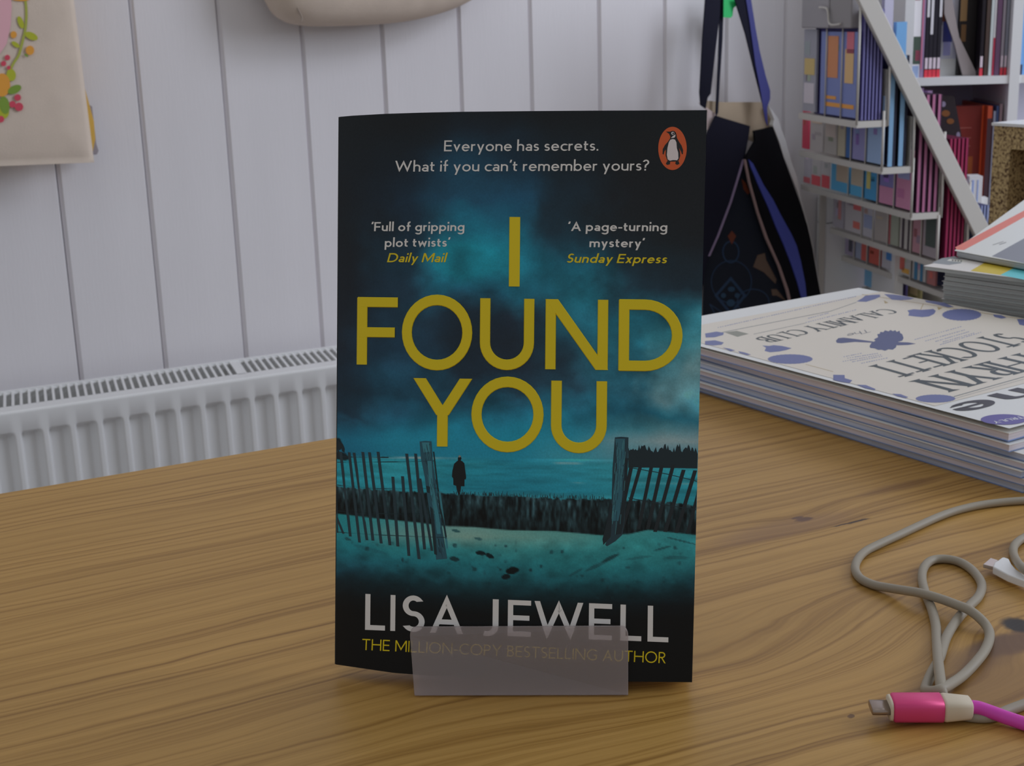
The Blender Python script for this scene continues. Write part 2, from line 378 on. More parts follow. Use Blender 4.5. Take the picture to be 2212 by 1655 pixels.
boxo('convector_fins',P(RS0,RD+.045,ZR-.38),ES*(RS1-RS0),EN*.03,EZ*.35,mat('dusty_metal',(92,88,74),.8,.2),rad)
barme=None; gp=.0101
xs=np.arange(RS0+.004,RS1-.004,gp); wide=float(onw(490,795,RD+.08)@ES)
for k,x in enumerate(xs):
    wd=.0034 if abs(x-wide)>gp*.6 else .010
    if barme is None or wd>.004:
        o=boxo('grille_bar',P(x,RD+.036,ZR-.0058),ES*wd,EN*.078+ES*.010,EZ*.0028,radm,rad)
        if wd<.004: barme=o
    else:
        o=barme.copy(); C.objects.link(o); o.location=barme.location+Vector(ES*(x-xs[0]))
for a in (RS0-.003,RS1): boxo('side_panel',P(a,RD,ZR-.40),ES*.003,EN*.117,EZ*.398,radm,rad)
for a in (RS0+.2,RS1-.2): boxo('wall_bracket',P(a,RD+.116,ZR-.36),ES*.03,EN*(DW-RD-.116-.001),EZ*.33,radm,rad)
# ================================================================== THE BOOK
bp_=dict(x=-.06796356,y=.44826302,z=-.22359419+HC,yaw=-.04555465,lean=.2121855,rl=-.0340154,D=.01486916,k=5.67,w=.1285,h=.198)
yw,ln,rl=bp_['yaw'],bp_['lean'],bp_['rl']
ex=np.array([math.cos(yw),math.sin(yw),0]); nh=np.array([-math.sin(yw),math.cos(yw),0]); ez=EZ*math.cos(ln)+nh*math.sin(ln)
NN=np.cross(ez,ex); NN=NN if NN[1]>0 else -NN
E1=ex*math.cos(rl)+ez*math.sin(rl); E2=ez*math.cos(rl)-ex*math.sin(rl); BO=np.array([bp_['x'],bp_['y'],bp_['z']])
def cov(px,py,lift=0.):
    d=ray(px,py); dn=d@NN; off=0.
    for _ in range(14):
        p=CP+d*(((BO-CP)@NN+off)/dn); u=min(max((p-BO)@E1/bp_['w'],-.01),1); off=.5*off+.5*(bp_['D']*(1-u)**bp_['k']-0)
    return p-NN*lift
TX=[733,760,831,905,995,1147,1294,1440,1527]; TY=[252.5,250,246,243.5,241.5,240,239,238.5,238]
BX=[725,776,852,950,1100,1359,1495]; BY=[1435.5,1443,1454,1461,1466,1472.5,1474]
def edge(u,v):
    xt=733+(1527-733)*u; xb=725+(1495-725)*u
    yt=np.interp(xt,TX,TY); yb=np.interp(xb,BX,BY)
    return xt+(xb-xt)*v, yt+(yb-yt)*v
book=thing('paperback_book','upright dark teal paperback with big yellow title letters on its cover','book',(BO+E1*.064))
blk=mat('cover_black',(24,26,28),.38,.45,k=.5)
NU,NV=60,8
def sheet(name,m,inset,l0,l1,par,flatback=False):
    V_=[];F_=[]
    for side in (0,1):
        for j in range(NV+1):
            for i in range(NU+1):
                u=inset+(1-2*inset)*i/NU; v=inset+(1-2*inset)*j/NV; x,y=edge(u,v); p=cov(x,y)
                if side and flatback: p=p-NN*min((p-BO)@NN,l1-.002)
                V_.append(p+NN*(l1 if side else l0))
    n1=(NU+1)*(NV+1); 
    for j in range(NV):
        for i in range(NU):
            a=j*(NU+1)+i; F_.append([a,a+NU+1,a+NU+2,a+1]); F_.append([n1+a,n1+a+1,n1+a+NU+2,n1+a+NU+1])
    for i in range(NU):
        F_.append([i,i+1,n1+i+1,n1+i]); b=NV*(NU+1)+i; F_.append([b+1,b,n1+b,n1+b+1])
    for j in range(NV):
        a=j*(NU+1); F_.append([a+NU+1,a,n1+a,n1+a+NU+1]); b=a+NU; F_.append([b,b+NU+1,n1+b+NU+1,n1+b])
    return obj(name,V_,F_,m,par)
paper=mat('page_edges',(170,165,150),.8,.1,vary=.06,vscale=900,stretch=(1,.02,.02))
fc=sheet('front_cover',blk,0,0,.0004,book)
sheet('pages',paper,.004,.0006,.0125,book,True)
sheet('back_cover',blk,0,.0222,.0226,book,True) if False else None
V_=[cov(*edge(u,v)) for u,v in ((0,0),(1,0),(1,1),(0,1))]; V_=[p-NN*((p-BO)@NN)+NN*(.0128 if i_ in (1,2) else .0168) for i_,p in enumerate(V_)]
q=MB(); q.prism(V_,NN*.0004); q.build('back_cover',blk,book)
V_=[cov(*edge(0,v)) for v in (0,1)]; q=MB(); q.prism([V_[0]+NN*.0005,V_[1]+NN*.0005,V_[1]-NN*((V_[1]-BO)@NN)+NN*.0168,V_[0]-NN*((V_[0]-BO)@NN)+NN*.0168],-E1*.0004); q.build('spine',blk,book)
# ---- printed picture: soft tones held per vertex on a fine grid
GX=np.array([725,800,880,950,1010,1060,1110,1160,1220,1290,1360,1440,1530.])
def row(*c): return np.array([c[0],c[0] if len(c)<13 else c[1]]) 
R_={ # y: 8 colours at x=730,880,1010,1110,1220,1360,1440,1510
238:[(24,27,30)]*8,
300:[(24,28,31),(24,31,37),(25,35,44),(25,38,48),(25,33,39),(26,28,30),(26,28,30),(26,28,30)],
350:[(23,28,33),(24,35,45),(25,45,58),(24,42,55),(25,33,39),(26,28,31),(26,28,31),(26,28,31)],
430:[(25,29,34),(25,42,56),(25,62,82),(25,64,86),(27,41,51),(28,31,35),(27,29,32),(27,29,32)],
490:[(25,30,35),(26,42,55),(22,90,108),(24,82,102),(27,46,57),(28,32,36),(27,30,33),(27,30,33)],
530:[(25,30,35),(26,45,58),(20,104,118),(22,88,106),(26,55,68),(28,35,41),(27,32,36),(27,32,37)],
575:[(26,31,37),(26,50,64),(20,98,112),(22,88,104),(24,78,94),(28,46,56),(27,40,48),(27,38,46)],
625:[(26,32,39),(27,46,60),(24,72,90),(24,78,94),(24,86,100),(28,52,64),(28,46,57),(27,42,52)],
680:[(27,34,42),(28,52,68),(28,44,56),(30,42,54),(26,76,90),(24,82,97),(24,78,92),(34,84,96)],
740:[(27,36,46),(28,54,72),(28,40,50),(30,40,50),(27,58,72),(27,84,98),(44,108,120),(60,118,127)],
800:[(27,44,58),(26,62,80),(28,43,55),(30,42,54),(29,46,58),(30,82,97),(72,118,127),(96,130,134)],
850:[(25,41,53),(24,58,75),(26,66,84),(28,52,66),(28,56,70),(32,80,96),(84,119,126),(64,112,122)],
895:[(24,46,60),(22,76,94),(22,82,100),(25,86,106),(25,90,108),(24,80,98),(30,92,108),(34,92,108)],
925:[(23,74,94),(24,98,118),(24,100,120),(24,104,124),(28,106,125),(52,108,120),(72,114,122),(78,112,120)],
950:[(22,88,110),(26,106,126),(25,106,126),(24,110,130),(36,114,132),(90,122,128),(112,130,132),(108,126,128)],
985:[(20,82,104),(25,102,122),(26,104,124),(26,106,126),(46,118,132),(68,116,126),(60,104,118),(44,98,114)],
1000:[(30,118,130),(38,122,132),(30,112,126),(27,104,120),(34,112,126),(44,120,130),(40,122,132),(40,122,132)],
1060:[(32,116,128),(34,116,128),(26,104,120),(24,98,114),(26,102,118),(34,112,124),(30,108,120),(30,108,120)],
1120:[(30,108,112),(50,118,120),(80,126,124),(70,122,118),(66,118,114),(60,116,114),(44,112,114),(40,108,112)],
1160:[(30,106,112),(80,122,118),(98,128,118),(84,124,116),(70,120,115),(42,112,112),(40,110,112),(36,104,108)],
1190:[(24,94,102),(34,104,108),(40,108,110),(46,110,110),(36,104,106),(38,108,110),(36,104,106),(32,96,100)],
1220:[(21,72,82),(24,84,92),(26,90,96),(28,92,97),(28,94,98),(28,92,97),(28,88,93),(26,80,86)],
1245:[(18,50,60),(20,62,70),(22,72,79),(22,74,80),(22,76,82),(22,72,78),(21,66,72),(20,58,66)],
1270:[(15,32,38),(16,40,46),(17,50,56),(18,52,58),(18,54,60),(17,50,56),(17,44,50),(16,38,44)],
1300:[(13,19,22),(14,22,26),(14,28,32),(14,30,34),(14,28,32),(14,24,28),(13,20,24),(13,18,21)],
1330:[(12,14,15)]*8,1480:[(11,12,13)]*8}
RX=np.array([730,880,1010,1110,1220,1360,1440,1510.]); RY=np.array(sorted(R_)); RC=np.array([R_[y] for y in sorted(R_)],float)
def fbm(nx,ny,sx,sy,oct=4,seed=1):
    r=np.random.default_rng(seed); out=np.zeros((ny,nx)); amp=1
    for o in range(oct):
        gx,gy=max(2,int(sx*2**o)),max(2,int(sy*2**o)); gr=r.standard_normal((gy+1,gx+1))
        xi=np.linspace(0,gx-1e-6,nx); yi=np.linspace(0,gy-1e-6,ny); x0=xi.astype(int); y0=yi.astype(int); fx=xi-x0; fy=yi-y0
        fx=fx*fx*(3-2*fx); fy=(fy*fy*(3-2*fy))[:,None]
        a=gr[np.ix_(y0,x0)]*(1-fx)+gr[np.ix_(y0,x0+1)]*fx; b=gr[np.ix_(y0+1,x0)]*(1-fx)+gr[np.ix_(y0+1,x0+1)]*fx
        out+=amp*(a*(1-fy)+b*fy); amp*=.5
    return out
nx,ny=330,520
U,Vv=np.meshgrid(np.linspace(0,1,nx),np.linspace(0,1,ny))
xt=733+794*U; xb=725+770*U; yt=np.interp(xt,TX,TY); yb=np.interp(xb,BX,BY)
PX=xt+(xb-xt)*Vv; PY=yt+(yb-yt)*Vv
skew=.045*(PX-1110)*np.clip((PY-940)/100,0,1)*.6                    # the printed horizon runs with the cover's lower edge
sky=np.clip((960-PY)/60,0,1)
wx=fbm(nx,ny,7,10,5,2); wy=fbm(nx,ny,6,14,5,3)
SX=np.clip(PX+wx*26*sky,730,1510); SY=np.clip(PY-skew+wy*15*sky+(1-sky)*fbm(nx,ny,30,40,3,9)*1.5,238,1480)
def bil(SX,SY):
    ix=np.clip(np.searchsorted(RX,SX)-1,0,len(RX)-2); iy=np.clip(np.searchsorted(RY,SY)-1,0,len(RY)-2)
    fx=(SX-RX[ix])/(RX[ix+1]-RX[ix]); fy=(SY-RY[iy])/(RY[iy+1]-RY[iy]); fx=fx*fx*(3-2*fx)
    fx=fx[...,None]; fy=fy[...,None]
    return (RC[iy,ix]*(1-fx)+RC[iy,ix+1]*fx)*(1-fy)+(RC[iy+1,ix]*(1-fx)+RC[iy+1,ix+1]*fx)*fy
col=bil(SX,SY)
cl=1+.12*sky*fbm(nx,ny,12,22,4,11)*np.clip((PY-400)/200,0,1)*np.clip((col.sum(-1)-100)/100,0,1)
col*=cl[...,None]
# sea ripples and bright streaks
seam=((PY-skew>990)&(PY-skew<1075)).astype(float)
rip=fbm(nx,ny,9,150,3,21); col*=(1+seam*.07*rip)[...,None]
yy=PY-skew
def streak(x0,x1,y,h,c,a):
    global col
    k=a*np.exp(-((yy-y)/h)**2)*np.clip((PX-x0)/20,0,1)*np.clip((x1-PX)/20,0,1)*(0.7+.5*rip); k=np.clip(k,0,1)[...,None]; col=col*(1-k)+np.array(c)*k
streak(790,1010,992,2.2,(120,140,140),.9); streak(1190,1265,999,1.5,(120,140,140),.8); streak(1370,1510,1035,2,(90,135,138),.6); streak(1230,1270,1040,1.2,(110,140,140),.7)
streak(960,1105,1003,1.5,(60,125,135),.5)
# grass band
gt=np.interp(PX,[720,800,900,960,1020,1100,1200,1330,1400,1510],[1050,1056,1062,1065,1068,1071,1076,1078,1080,1092])+fbm(nx,ny,90,2,3,31)*1.6
gb=np.interp(PX,[720,800,900,960,1020,1100,1200,1300,1360,1400,1510],[1110,1120,1130,1138,1140,1147,1149,1158,1155,1146,1158])
gk=(np.clip((PY-gt)/2,0,1)*np.clip((gb-PY)/3,0,1))[...,None]
blade=fbm(nx,ny,130,55,3,41); gtone=np.clip(1+.38*blade,.35,2)[...,None]*(np.array([32,50,54])*(1-.45*np.clip((PY-gt)/(gb-gt),0,1)[...,None]))
col=col*(1-gk)+gtone*gk
# right hand dune, twigs and sand specks
sand=np.clip((PY-1160)/12,0,1)*(yy<1290)
spk=fbm(nx,ny,70,120,2,51); spk2=fbm(nx,ny,14,20,3,52)
k=(sand*np.clip(spk-1.25,0,1)*.7*np.clip(.6+spk2*.5+(PX-1000)/900,0,1.2))[...,None]; k=np.clip(k,0,.8); col=col*(1-k)+np.array([20,45,50])*k
col*=(1+.07*(sand*fbm(nx,ny,25,60,3,53)))[...,None]
def blob(cx,cy,rx,ry,c,a=1,rot=0,rag=.25):
    global col
    dx,dy=PX-cx,PY-cy; t=math.radians(rot); u=(dx*math.cos(t)+dy*math.sin(t))/rx; v=(-dx*math.sin(t)+dy*math.cos(t))/ry
    k=np.clip((1.15-(u*u+v*v)-rag*spk*.5)*2.2,0,1)*a; k=k[...,None]; col=col*(1-k)+np.array(c)*k
for b_ in [(1038,1195,12,5,(14,30,34),1,10),(1058,1201,10,5,(14,30,34),1,25),(1106,1233,14,8,(10,18,20),1,-10),(1093,1246,10,6,(12,24,28),.95,-10),(985,1147,10,3,(25,62,66),.8,10),
           (1033,1164,9,3,(25,62,66),.7,10),(982,1208,12,5,(20,42,46),.85,10),(870,1210,3,6,(22,44,48),.6,0),(752,1165,8,3,(24,50,54),.6,20),
           (730,960,10,14,(18,32,36),.95,0),(735,985,22,9,(18,32,36),.95,10),(1320,1205,22,4,(20,46,50),.7,-25),(1290,1222,30,4,(22,52,56),.5,-25),(1245,1236,18,3,(22,52,56),.45,-30),(1430,1185,20,2.5,(22,54,58),.6,-15),(1470,1168,36,2,(22,52,56),.6,14),
           (1380,1205,30,3,(22,60,64),.4,-8),(1460,1205,26,4,(20,52,56),.4,0),(800,1187,40,4,(22,64,72),.3,15)]: blob(*b_)
lc_=lin(np.clip(col,0,255)); lc_=lc_/(.60-.25*np.clip(lc_.max(-1,keepdims=True)/.08,0,1))*np.array([.93,1.0,1.06])
Gv=np.zeros((ny,nx,3))
for j in range(0,ny):
    for i in (0,): pass
# surface positions: evaluate on a coarse lattice and interpolate (the sheet is smooth)
cx_=np.unique(np.concatenate([np.linspace(0,nx//6,26),np.linspace(nx//6,nx-1,30)]).astype(int)); cy_=np.unique(np.linspace(0,ny-1,24).astype(int))
coarse=np.array([[cov(PX[j,i],PY[j,i],4e-5) for i in cx_] for j in cy_])
tmp=np.array([[np.interp(np.arange(nx),cx_,coarse[a,:,k]) for k in range(3)] for a in range(len(cy_))])
for k in range(3):
    for i in range(nx): Gv[:,i,k]=np.interp(np.arange(ny),cy_,tmp[:,k,i])
idx=np.arange(nx*ny).reshape(ny,nx); fq=np.stack([idx[:-1,:-1],idx[1:,:-1],idx[1:,1:],idx[:-1,1:]],-1).reshape(-1,4)
me=bpy.data.meshes.new('cover_picture'); org=WL[fc.name]
me.vertices.add(nx*ny); me.vertices.foreach_set('co',(Gv.reshape(-1,3)-org).ravel())
me.loops.add(fq.size); me.loops.foreach_set('vertex_index',fq.ravel()); me.polygons.add(len(fq)); me.polygons.foreach_set('loop_start',np.arange(len(fq))*4); me.update(calc_edges=True)
ca=me.color_attributes.new('tone','FLOAT_COLOR','POINT'); ca.data.foreach_set('color',np.concatenate([np.clip(lc_,0,.9),np.ones((ny,nx,1))],-1).ravel())
pm=bpy.data.materials.new('cover_print'); pm.use_nodes=True; nt=pm.node_tree; bs=nt.nodes['Principled BSDF']
at=nt.nodes.new('ShaderNodeAttribute'); at.attribute_name='tone'; tc=nt.nodes.new('ShaderNodeTexCoord'); nz=nt.nodes.new('ShaderNodeTexNoise'); nz.inputs['Scale'].default_value=1500
nt.links.new(tc.outputs['Object'],nz.inputs['Vector']); mr=nt.nodes.new('ShaderNodeMapRange'); mr.inputs[3].default_value=.82; mr.inputs[4].default_value=1.18; nt.links.new(nz.outputs[0],mr.inputs[0])
vm=nt.nodes.new('ShaderNodeVectorMath'); vm.operation='SCALE'; nt.links.new(at.outputs['Color'],vm.inputs[0]); nt.links.new(mr.outputs[0],vm.inputs['Scale']); nt.links.new(vm.outputs[0],bs.inputs['Base Color'])
bs.inputs['Roughness'].default_value=.45; bs.inputs['Specular IOR Level'].default_value=.24; me.materials.append(pm)
for p in me.polygons: p.use_smooth=True
o=bpy.data.objects.new('cover_picture',me); C.objects.link(o); o.parent=fc; o.location=(0,0,0); o['label']='teal beach photograph printed on the cover'
# ---- crisp printed shapes
SPLIT={'orange_ornament','floral_blotch','beige_ornament','fence_picket','fence_wire','wreath_leaf','wreath_flower','wreath_berry','post_highlight','post_shadow','tree_line','thistle_drawing','stem_drawing','thin_rule'}
def lay(name,polys,c,lift,k=.5,label=None,parent=fc,surf=cov,rough=.42):
    q=MB(); o=None; split=name in SPLIT
    for i,pl in enumerate(polys):
        pl=list(pl); dn=[]
        for a,b in zip(pl,pl[1:]+pl[:1]):
            m=int(math.hypot(b[0]-a[0],b[1]-a[1])//12)+1
            dn+=[(a[0]+(b[0]-a[0])*t/m,a[1]+(b[1]-a[1])*t/m) for t in range(m)]
        if surf is cov: dn=[(min(max(x,733-.00675*(y-252)+.6),1527-.0259*(y-238)-.6),y) for x,y in dn]
        if split: q=MB()
        q.add([surf(x,y,lift+2e-6*(i%20)) for x,y in dn],[list(range(len(dn)))])
        if split:
            o=q.build(name,cmat(c,rough,k),parent)
            if label: o['label']=label
    if not split: o=q.build(name,cmat(c,rough,k),parent)
    if label: o['label']=label
    return o
c3=lambda pts:[(700+x/5.016,930+y/5.016) for x,y in pts]
c4=lambda pts:[(1100+x/5.016,930+y/5.016) for x,y in pts]
def bar(x0,y0,x1,y1,w_,f): return f([(x0-w_/2,y0),(x0+w_/2,y0+2),(x1+w_/2,y1),(x1-w_/2,y1-2)])
pk=[]
for a in [(120,400,140,1110,28),(180,230,285,1150,30),(120,900,210,1120,26),(272,235,385,1215,30),(325,240,465,1190,30),(420,232,530,1195,32),(492,235,620,1225,32),(585,230,715,1245,32),(745,500,800,1258,32),(850,495,920,1360,32),(895,250,1030,1395,32),(992,250,1090,1290,32),(1040,520,1170,1305,28)]:
    pk.append(bar(*a,c3))
lay('fence_picket',pk,(30,48,56),7e-5)
pk=[]
for a in [(1325,380,1180,1080,42),(1418,400,1210,1120,38),(1540,395,1400,1070,38),(1655,375,1500,1070,40),(1778,370,1580,1100,40),(1890,425,1690,1100,42),(2015,432,1810,1110,42),(2058,640,1930,1120,36)]:
    pk.append(bar(*a,c4))
lay('fence_picket',pk,(24,32,37),7e-5)
lay('fence_wire',[bar(120,345,1200,330,4,c3)]+[c3([(x0,y0-4),(x1,y1-4),(x1,y1+3),(x0,y0+3)]) for x0,y0,x1,y1 in [(120,345,700,342),(700,342,1200,330),(120,590,600,632),(600,632,1230,625),(120,872,700,905),(700,905,1290,895),(130,1100,650,1135),(650,1135,1320,1160)]]+[c4([(x0,y0-4),(x1,y1-4),(x1,y1+4),(x0,y0+4)]) for x0,y0,x1,y1 in [(1290,400,1700,470),(1700,470,2060,555),(1290,730,1700,810),(1700,810,2040,860)]],(22,40,46),8e-5)
lay('fence_post',[c3([(1035,120),(1100,112),(1165,118),(1180,330),(1215,600),(1270,1000),(1335,1390),(1215,1400),(1180,1100),(1130,800),(1090,500),(1050,300)])],(34,72,86),9e-5)
lay('post_highlight',[c3([(1120,330),(1165,330),(1180,560),(1240,900),(1270,1120),(1225,1120),(1190,900),(1140,600)]),c3([(1060,130),(1140,130),(1150,230),(1080,240)]),c3([(1240,660),(1262,660),(1345,1275),(1325,1280)])],(48,108,122),1.0e-4)
lay('post_shadow',[c3([(1180,230),(1195,230),(1240,620),(1330,1150),(1318,1180),(1225,640)]),c3([(1150,820),(1185,860),(1225,1350),(1195,1340),(1160,1000)]),c3([(1105,600),(1150,610),(1145,680),(1115,670)])],(20,38,44),1.1e-4)
lay('fence_post',[c4([(1145,75),(1215,68),(1292,75),(1285,400),(1262,700),(1250,980),(1225,1130),(1150,1200),(1060,1255),(1040,1240),(1080,1120),(1110,760),(1120,400)])],(30,52,62),9e-5)
lay('post_highlight',[c4([(1150,90),(1255,90),(1245,380),(1230,640),(1200,980),(1110,980),(1130,640),(1170,400)])],(40,84,98),1.0e-4)
lay('post_shadow',[c4([(1100,780),(1118,800),(1100,1150),(1020,1240),(1010,1180),(1060,980)]),c4([(1255,300),(1290,300),(1265,720),(1240,1000),(1215,1120),(1150,1130),(1200,900),(1240,650)])],(22,34,40),1.1e-4)
wsx=[]
for _ in range(60):
    t=random.random(); y=130+t*1150; x0_=1050+t*165; x1_=1160+t*165; x=random.uniform(x0_+8,x1_-8); wsx.append((c3([(x,y),(x+4,y),(x+12+random.uniform(40,120)*.14,y+random.uniform(60,160)),(x+8,y+50)]),random.random()))
for _ in range(60):
    t=random.random(); y=90+t*900; x=random.uniform(1150,1275)-t*40; L4=random.uniform(50,150); wsx.append((c4([(x,y),(x+5,y),(x+2-L4*.06,y+L4),(x-2-L4*.06,y+L4)]),random.random()))
lay('post_grain',[p for p,h in wsx if h<.5],(26,50,60),1.12e-4)['kind']='stuff'; lay('post_grain',[p for p,h in wsx if h>=.5],(58,112,122),1.16e-4)['kind']='stuff'
tr=[(1290,400),(1290,170)]; xx=1290
while xx<2065: tr.append((xx,160+abs(math.sin(xx*.013))*45+random.uniform(-34,34)+max(0,(xx-1500))*.035-(40 if 1810<xx<1850 else 0))); xx+=13
tr+=[(2070,200),(2070,412)]; lay('tree_line',[c4(tr)],(22,36,42),6e-5)
tr=[(118,300),(118,100),(150,110),(180,135),(200,140),(215,170),(225,200),(222,240),(300,262),(700,288),(700,298),(400,292),(200,292)]; lay('tree_line',[c3(tr)],(18,32,38),6e-5)
lay('walking_person_print',[c3([(1450,300),(1458,282),(1470,278),(1484,284),(1490,305),(1480,325),(1500,335),(1520,355),(1530,430),(1540,510),(1535,530),(1522,530),(1522,605),(1484,604),(1480,650),(1462,708),(1452,690),(1438,640),(1432,600),(1402,590),(1400,520),(1386,500),(1390,440),(1410,360),(1435,338),(1452,325)])],(13,17,20),9e-5)
lay('walking_person_print',[c3([(1455,282),(1464,268),(1476,270),(1486,284),(1476,290),(1460,292)])],(110,112,105),1.1e-4)
tw=[]
for _ in range(150):
    x=random.uniform(980,1330); y=np.interp(x,[960,1100,1330],[1065,1071,1078]); hgt=random.choice([3,4,5,6,9]); dx=random.uniform(-2,2); tw.append([(x-.5,y+2),(x+.5,y+2),(x+dx+.3,y-hgt),(x+dx-.3,y-hgt)])
lay('grass_blades',tw,(28,44,48),6e-5)['kind']='stuff'
# ---- title, tagline, author
yel=(180,160,18); wht=(192,184,190)
def lett(name,mb,c,label=None,k=.5,par=fc):
    o=mb.build(name,cmat(c,.40,k),par)
    if label: o['label']=label
    return o
q=MB()
def big(ch,x0,x1,yt_,yb_,h,tilt=.013):
    st,_=letters(ch,h,boxes=[(0,100)] if False else None)
    w_=G[ch][0] or 2*h
    def fn(x,y,l):
        a=x/w_; px=x0+(x1-x0)*a; return cov(px-(y-50)*-.012*1.2,yb_+(yt_-yb_)*y/100+(px-(x0+x1)/2)*tilt,l)
    strips_mesh(q,st,fn,raise_=.00028,base=1.2e-4)
big('I',1101.2,1121.7,469,619,6.8)
big('F',772.5,859,643.5,788,6.6); big('O',869.5,1019,641,796,6.6); big('U',1038,1152.5,645,798.5,6.6); big('N',1179.5,1312,647,798.5,6.6); big('D',1337.5,1473,648.5,801,6.6)
big('Y',893.5,1018.5,817.5,964.5,6.8); big('O',1019.5,1173,818,973,6.6); big('U',1191.5,1309.5,823,978,6.6)
lett('title_lettering',q,yel,'raised yellow capitals reading I FOUND YOU')
q=MB()
for ch,a,b in [('L',789,832),('I',843.5,854),('S',868.5,917.5),('A',929,1001),('J',1038,1077),('E',1097,1147),('W',1154,1260),('E',1272,1322),('L',1340,1385.5),('L',1399,1444)]:
    h=6.9; w_=G[ch][0] or 2*h; st,_=letters(ch,h)
    def fn(x,y,l,a=a,b=b,w_=w_):
        px=a+(b-a)*x/w_; yb_=1360.5+(px-789)*.0415; return cov(px+(y-50)*.008,yb_-77.5*y/100,l)
    strips_mesh(q,st,fn,base=1.2e-4)
lett('author_lettering',q,wht,'white capitals reading LISA JEWELL')
def line(name,s,h,x0,x1,yb0,yb1,cap,c,label=None,**k):
    q=MB(); textquad(q,s,h,(x0,yb0),(x1,yb1),(x0+1,yb0-cap),(x1+1,yb1-cap),cov,base=1.2e-4,**k); return lett(name,q,c,label)
line('tagline_lettering','Everyone has secrets.',6.2,959,1292,327,325.5,23.5,wht,track=11,space=30)
line('tagline_lettering',"What if you can't remember yours?",6.2,853,1401,371,368.5,23.5,wht,track=11,space=30)
line('quote_lettering',"'Full of gripping",7.6,802,1003,499.5,499,19.5,wht,'white quotation beside the raised letter I',track=11,space=30)
line('quote_lettering',"plot twists'",7.6,831,971,533.5,533,19.5,wht,track=11,space=30)
line('quote_source_lettering',"Daily Mail",7.2,836,962,566.5,566.5,19.5,yel,'yellow italic newspaper name',track=11,space=30,italic=.18)
line('quote_lettering',"'A page-turning",7.6,1227,1441,499,499.5,19.5,wht,track=11,space=30)
line('quote_lettering',"mystery'",7.6,1273,1391,534,534.5,19.5,wht,track=11,space=30)
line('quote_source_lettering',"Sunday Express",7.4,1223,1439,567.5,569,19.5,yel,track=11,space=30,italic=.18)
line('strapline_lettering',"THE MILLION-COPY BESTSELLING AUTHOR",5.2,782,1438,1404,1433,24,yel,'yellow capitals of the author strapline',track=13,space=36)
# ---- publisher's bird in an orange oval
c5=lambda pts:[(1390+x/10.343,240+y/10.343) for x,y in pts]
lay('oval_emblem',[c5([(648+318*math.cos(a)*(1 if abs(math.sin(a))<.99 else 1),835+483*math.sin(a)) for a in np.linspace(0,2*math.pi,48,endpoint=False)])],(168,74,38),1.2e-4,label='orange oval publisher emblem')
lay('emblem_bird',[c5([(500,460),(600,458),(645,442),(690,448),(722,480),(738,530),(748,600),(790,680),(850,770),(885,870),(880,960),(860,968),(835,900),(790,820),(815,900),(820,1000),(790,1100),(700,1130),(600,1130),(530,1100),(495,1000),(495,860),(470,900),(450,975),(425,960),(430,850),(480,760),(550,680),(595,610),(600,570),(570,510)]),
   c5([(535,1110),(600,1120),(590,1190),(530,1205),(498,1180)]),c5([(720,1120),(780,1110),(805,1180),(750,1205),(710,1180)])],(27,27,27),1.4e-4)
lay('emblem_bird_white',[c5([(655,625),(705,640),(735,700),(745,830),(775,930),(780,1060),(750,1100),(660,1095),(590,1110),(540,1080),(522,980),(535,830),(565,700),(600,640)]),
   c5([(612,605),(655,560),(690,540),(712,520),(712,560),(690,595)]),c5([(655+34*math.cos(a),498+34*math.sin(a)) for a in np.linspace(0,2*math.pi,16,endpoint=False)])],(178,170,172),1.7e-4)
lay('emblem_bird',[c5([(662+18*math.cos(a),500+22*math.sin(a)) for a in np.linspace(0,2*math.pi,12,endpoint=False)])],(27,27,27),2.0e-4)
# ================================================================== FROSTED STAND
def frosted():
    m=bpy.data.materials.new('frosted_plastic'); m.use_nodes=True; nt=m.node_tree; b=nt.nodes['Principled BSDF']
    b.inputs['Base Color'].default_value=(.93,.90,.93,1); b.inputs['Roughness'].default_value=.17; b.inputs['IOR'].default_value=1.25
    b.inputs['Transmission Weight'].default_value=1.0
    d=nt.nodes.new('ShaderNodeBsdfDiffuse'); d.inputs[0].default_value=(.80,.72,.72,1); t=nt.nodes.new('ShaderNodeBsdfTranslucent'); t.inputs[0].default_value=(.80,.72,.72,1)
    a=nt.nodes.new('ShaderNodeMixShader'); a.inputs[0].default_value=.35; nt.links.new(d.outputs[0],a.inputs[1]); nt.links.new(t.outputs[0],a.inputs[2])
    mx=nt.nodes.new('ShaderNodeMixShader'); mx.inputs[0].default_value=.33; nt.links.new(b.outputs[0],mx.inputs[1]); nt.links.new(a.outputs[0],mx.inputs[2])
    nt.links.new(mx.outputs[0],nt.nodes['Material Output'].inputs['Surface']); return m
fro=frosted()
bl,br=onz(895,1503,.0008),onz(1357,1502,.0008); tl,tr_=cov(887,1349,.0042),cov(1356,1347,.0042)
stand=thing('book_stand','frosted clear plastic display stand whose front lip holds the upright paperback','stand',(bl+br)/2*np.array([1,1,0]))
def lipp(a,b): lo=bl+(br-bl)*a; hi=tl+(tr_-tl)*a; return lo+(hi-lo)*b
out=[(0,0),(1,0),(1,.86)]+[(1-.028*(1-math.cos(t)),.86+.14*math.sin(t)) for t in np.linspace(.2,math.pi/2,8)]+[(.028*(1-math.cos(t)),.86+.14*math.sin(t)) for t in np.linspace(math.pi/2,.2,8)]+[(0,.86)]
ln_=np.cross(br-bl,tl-bl); ln_/=np.linalg.norm(ln_); ln_=ln_ if ln_[1]>0 else -ln_
q=MB(); q.prism([lipp(a,b) for a,b in out],ln_*.0016); q.build('front_lip',fro,stand,bevel=.0003)
xd=(br-bl); xd/=np.linalg.norm(xd); yd=np.array([-xd[1],xd[0],0]); wd=np.linalg.norm(br-bl)
b0=np.array([*bl[:2],.0001])+yd*.0014
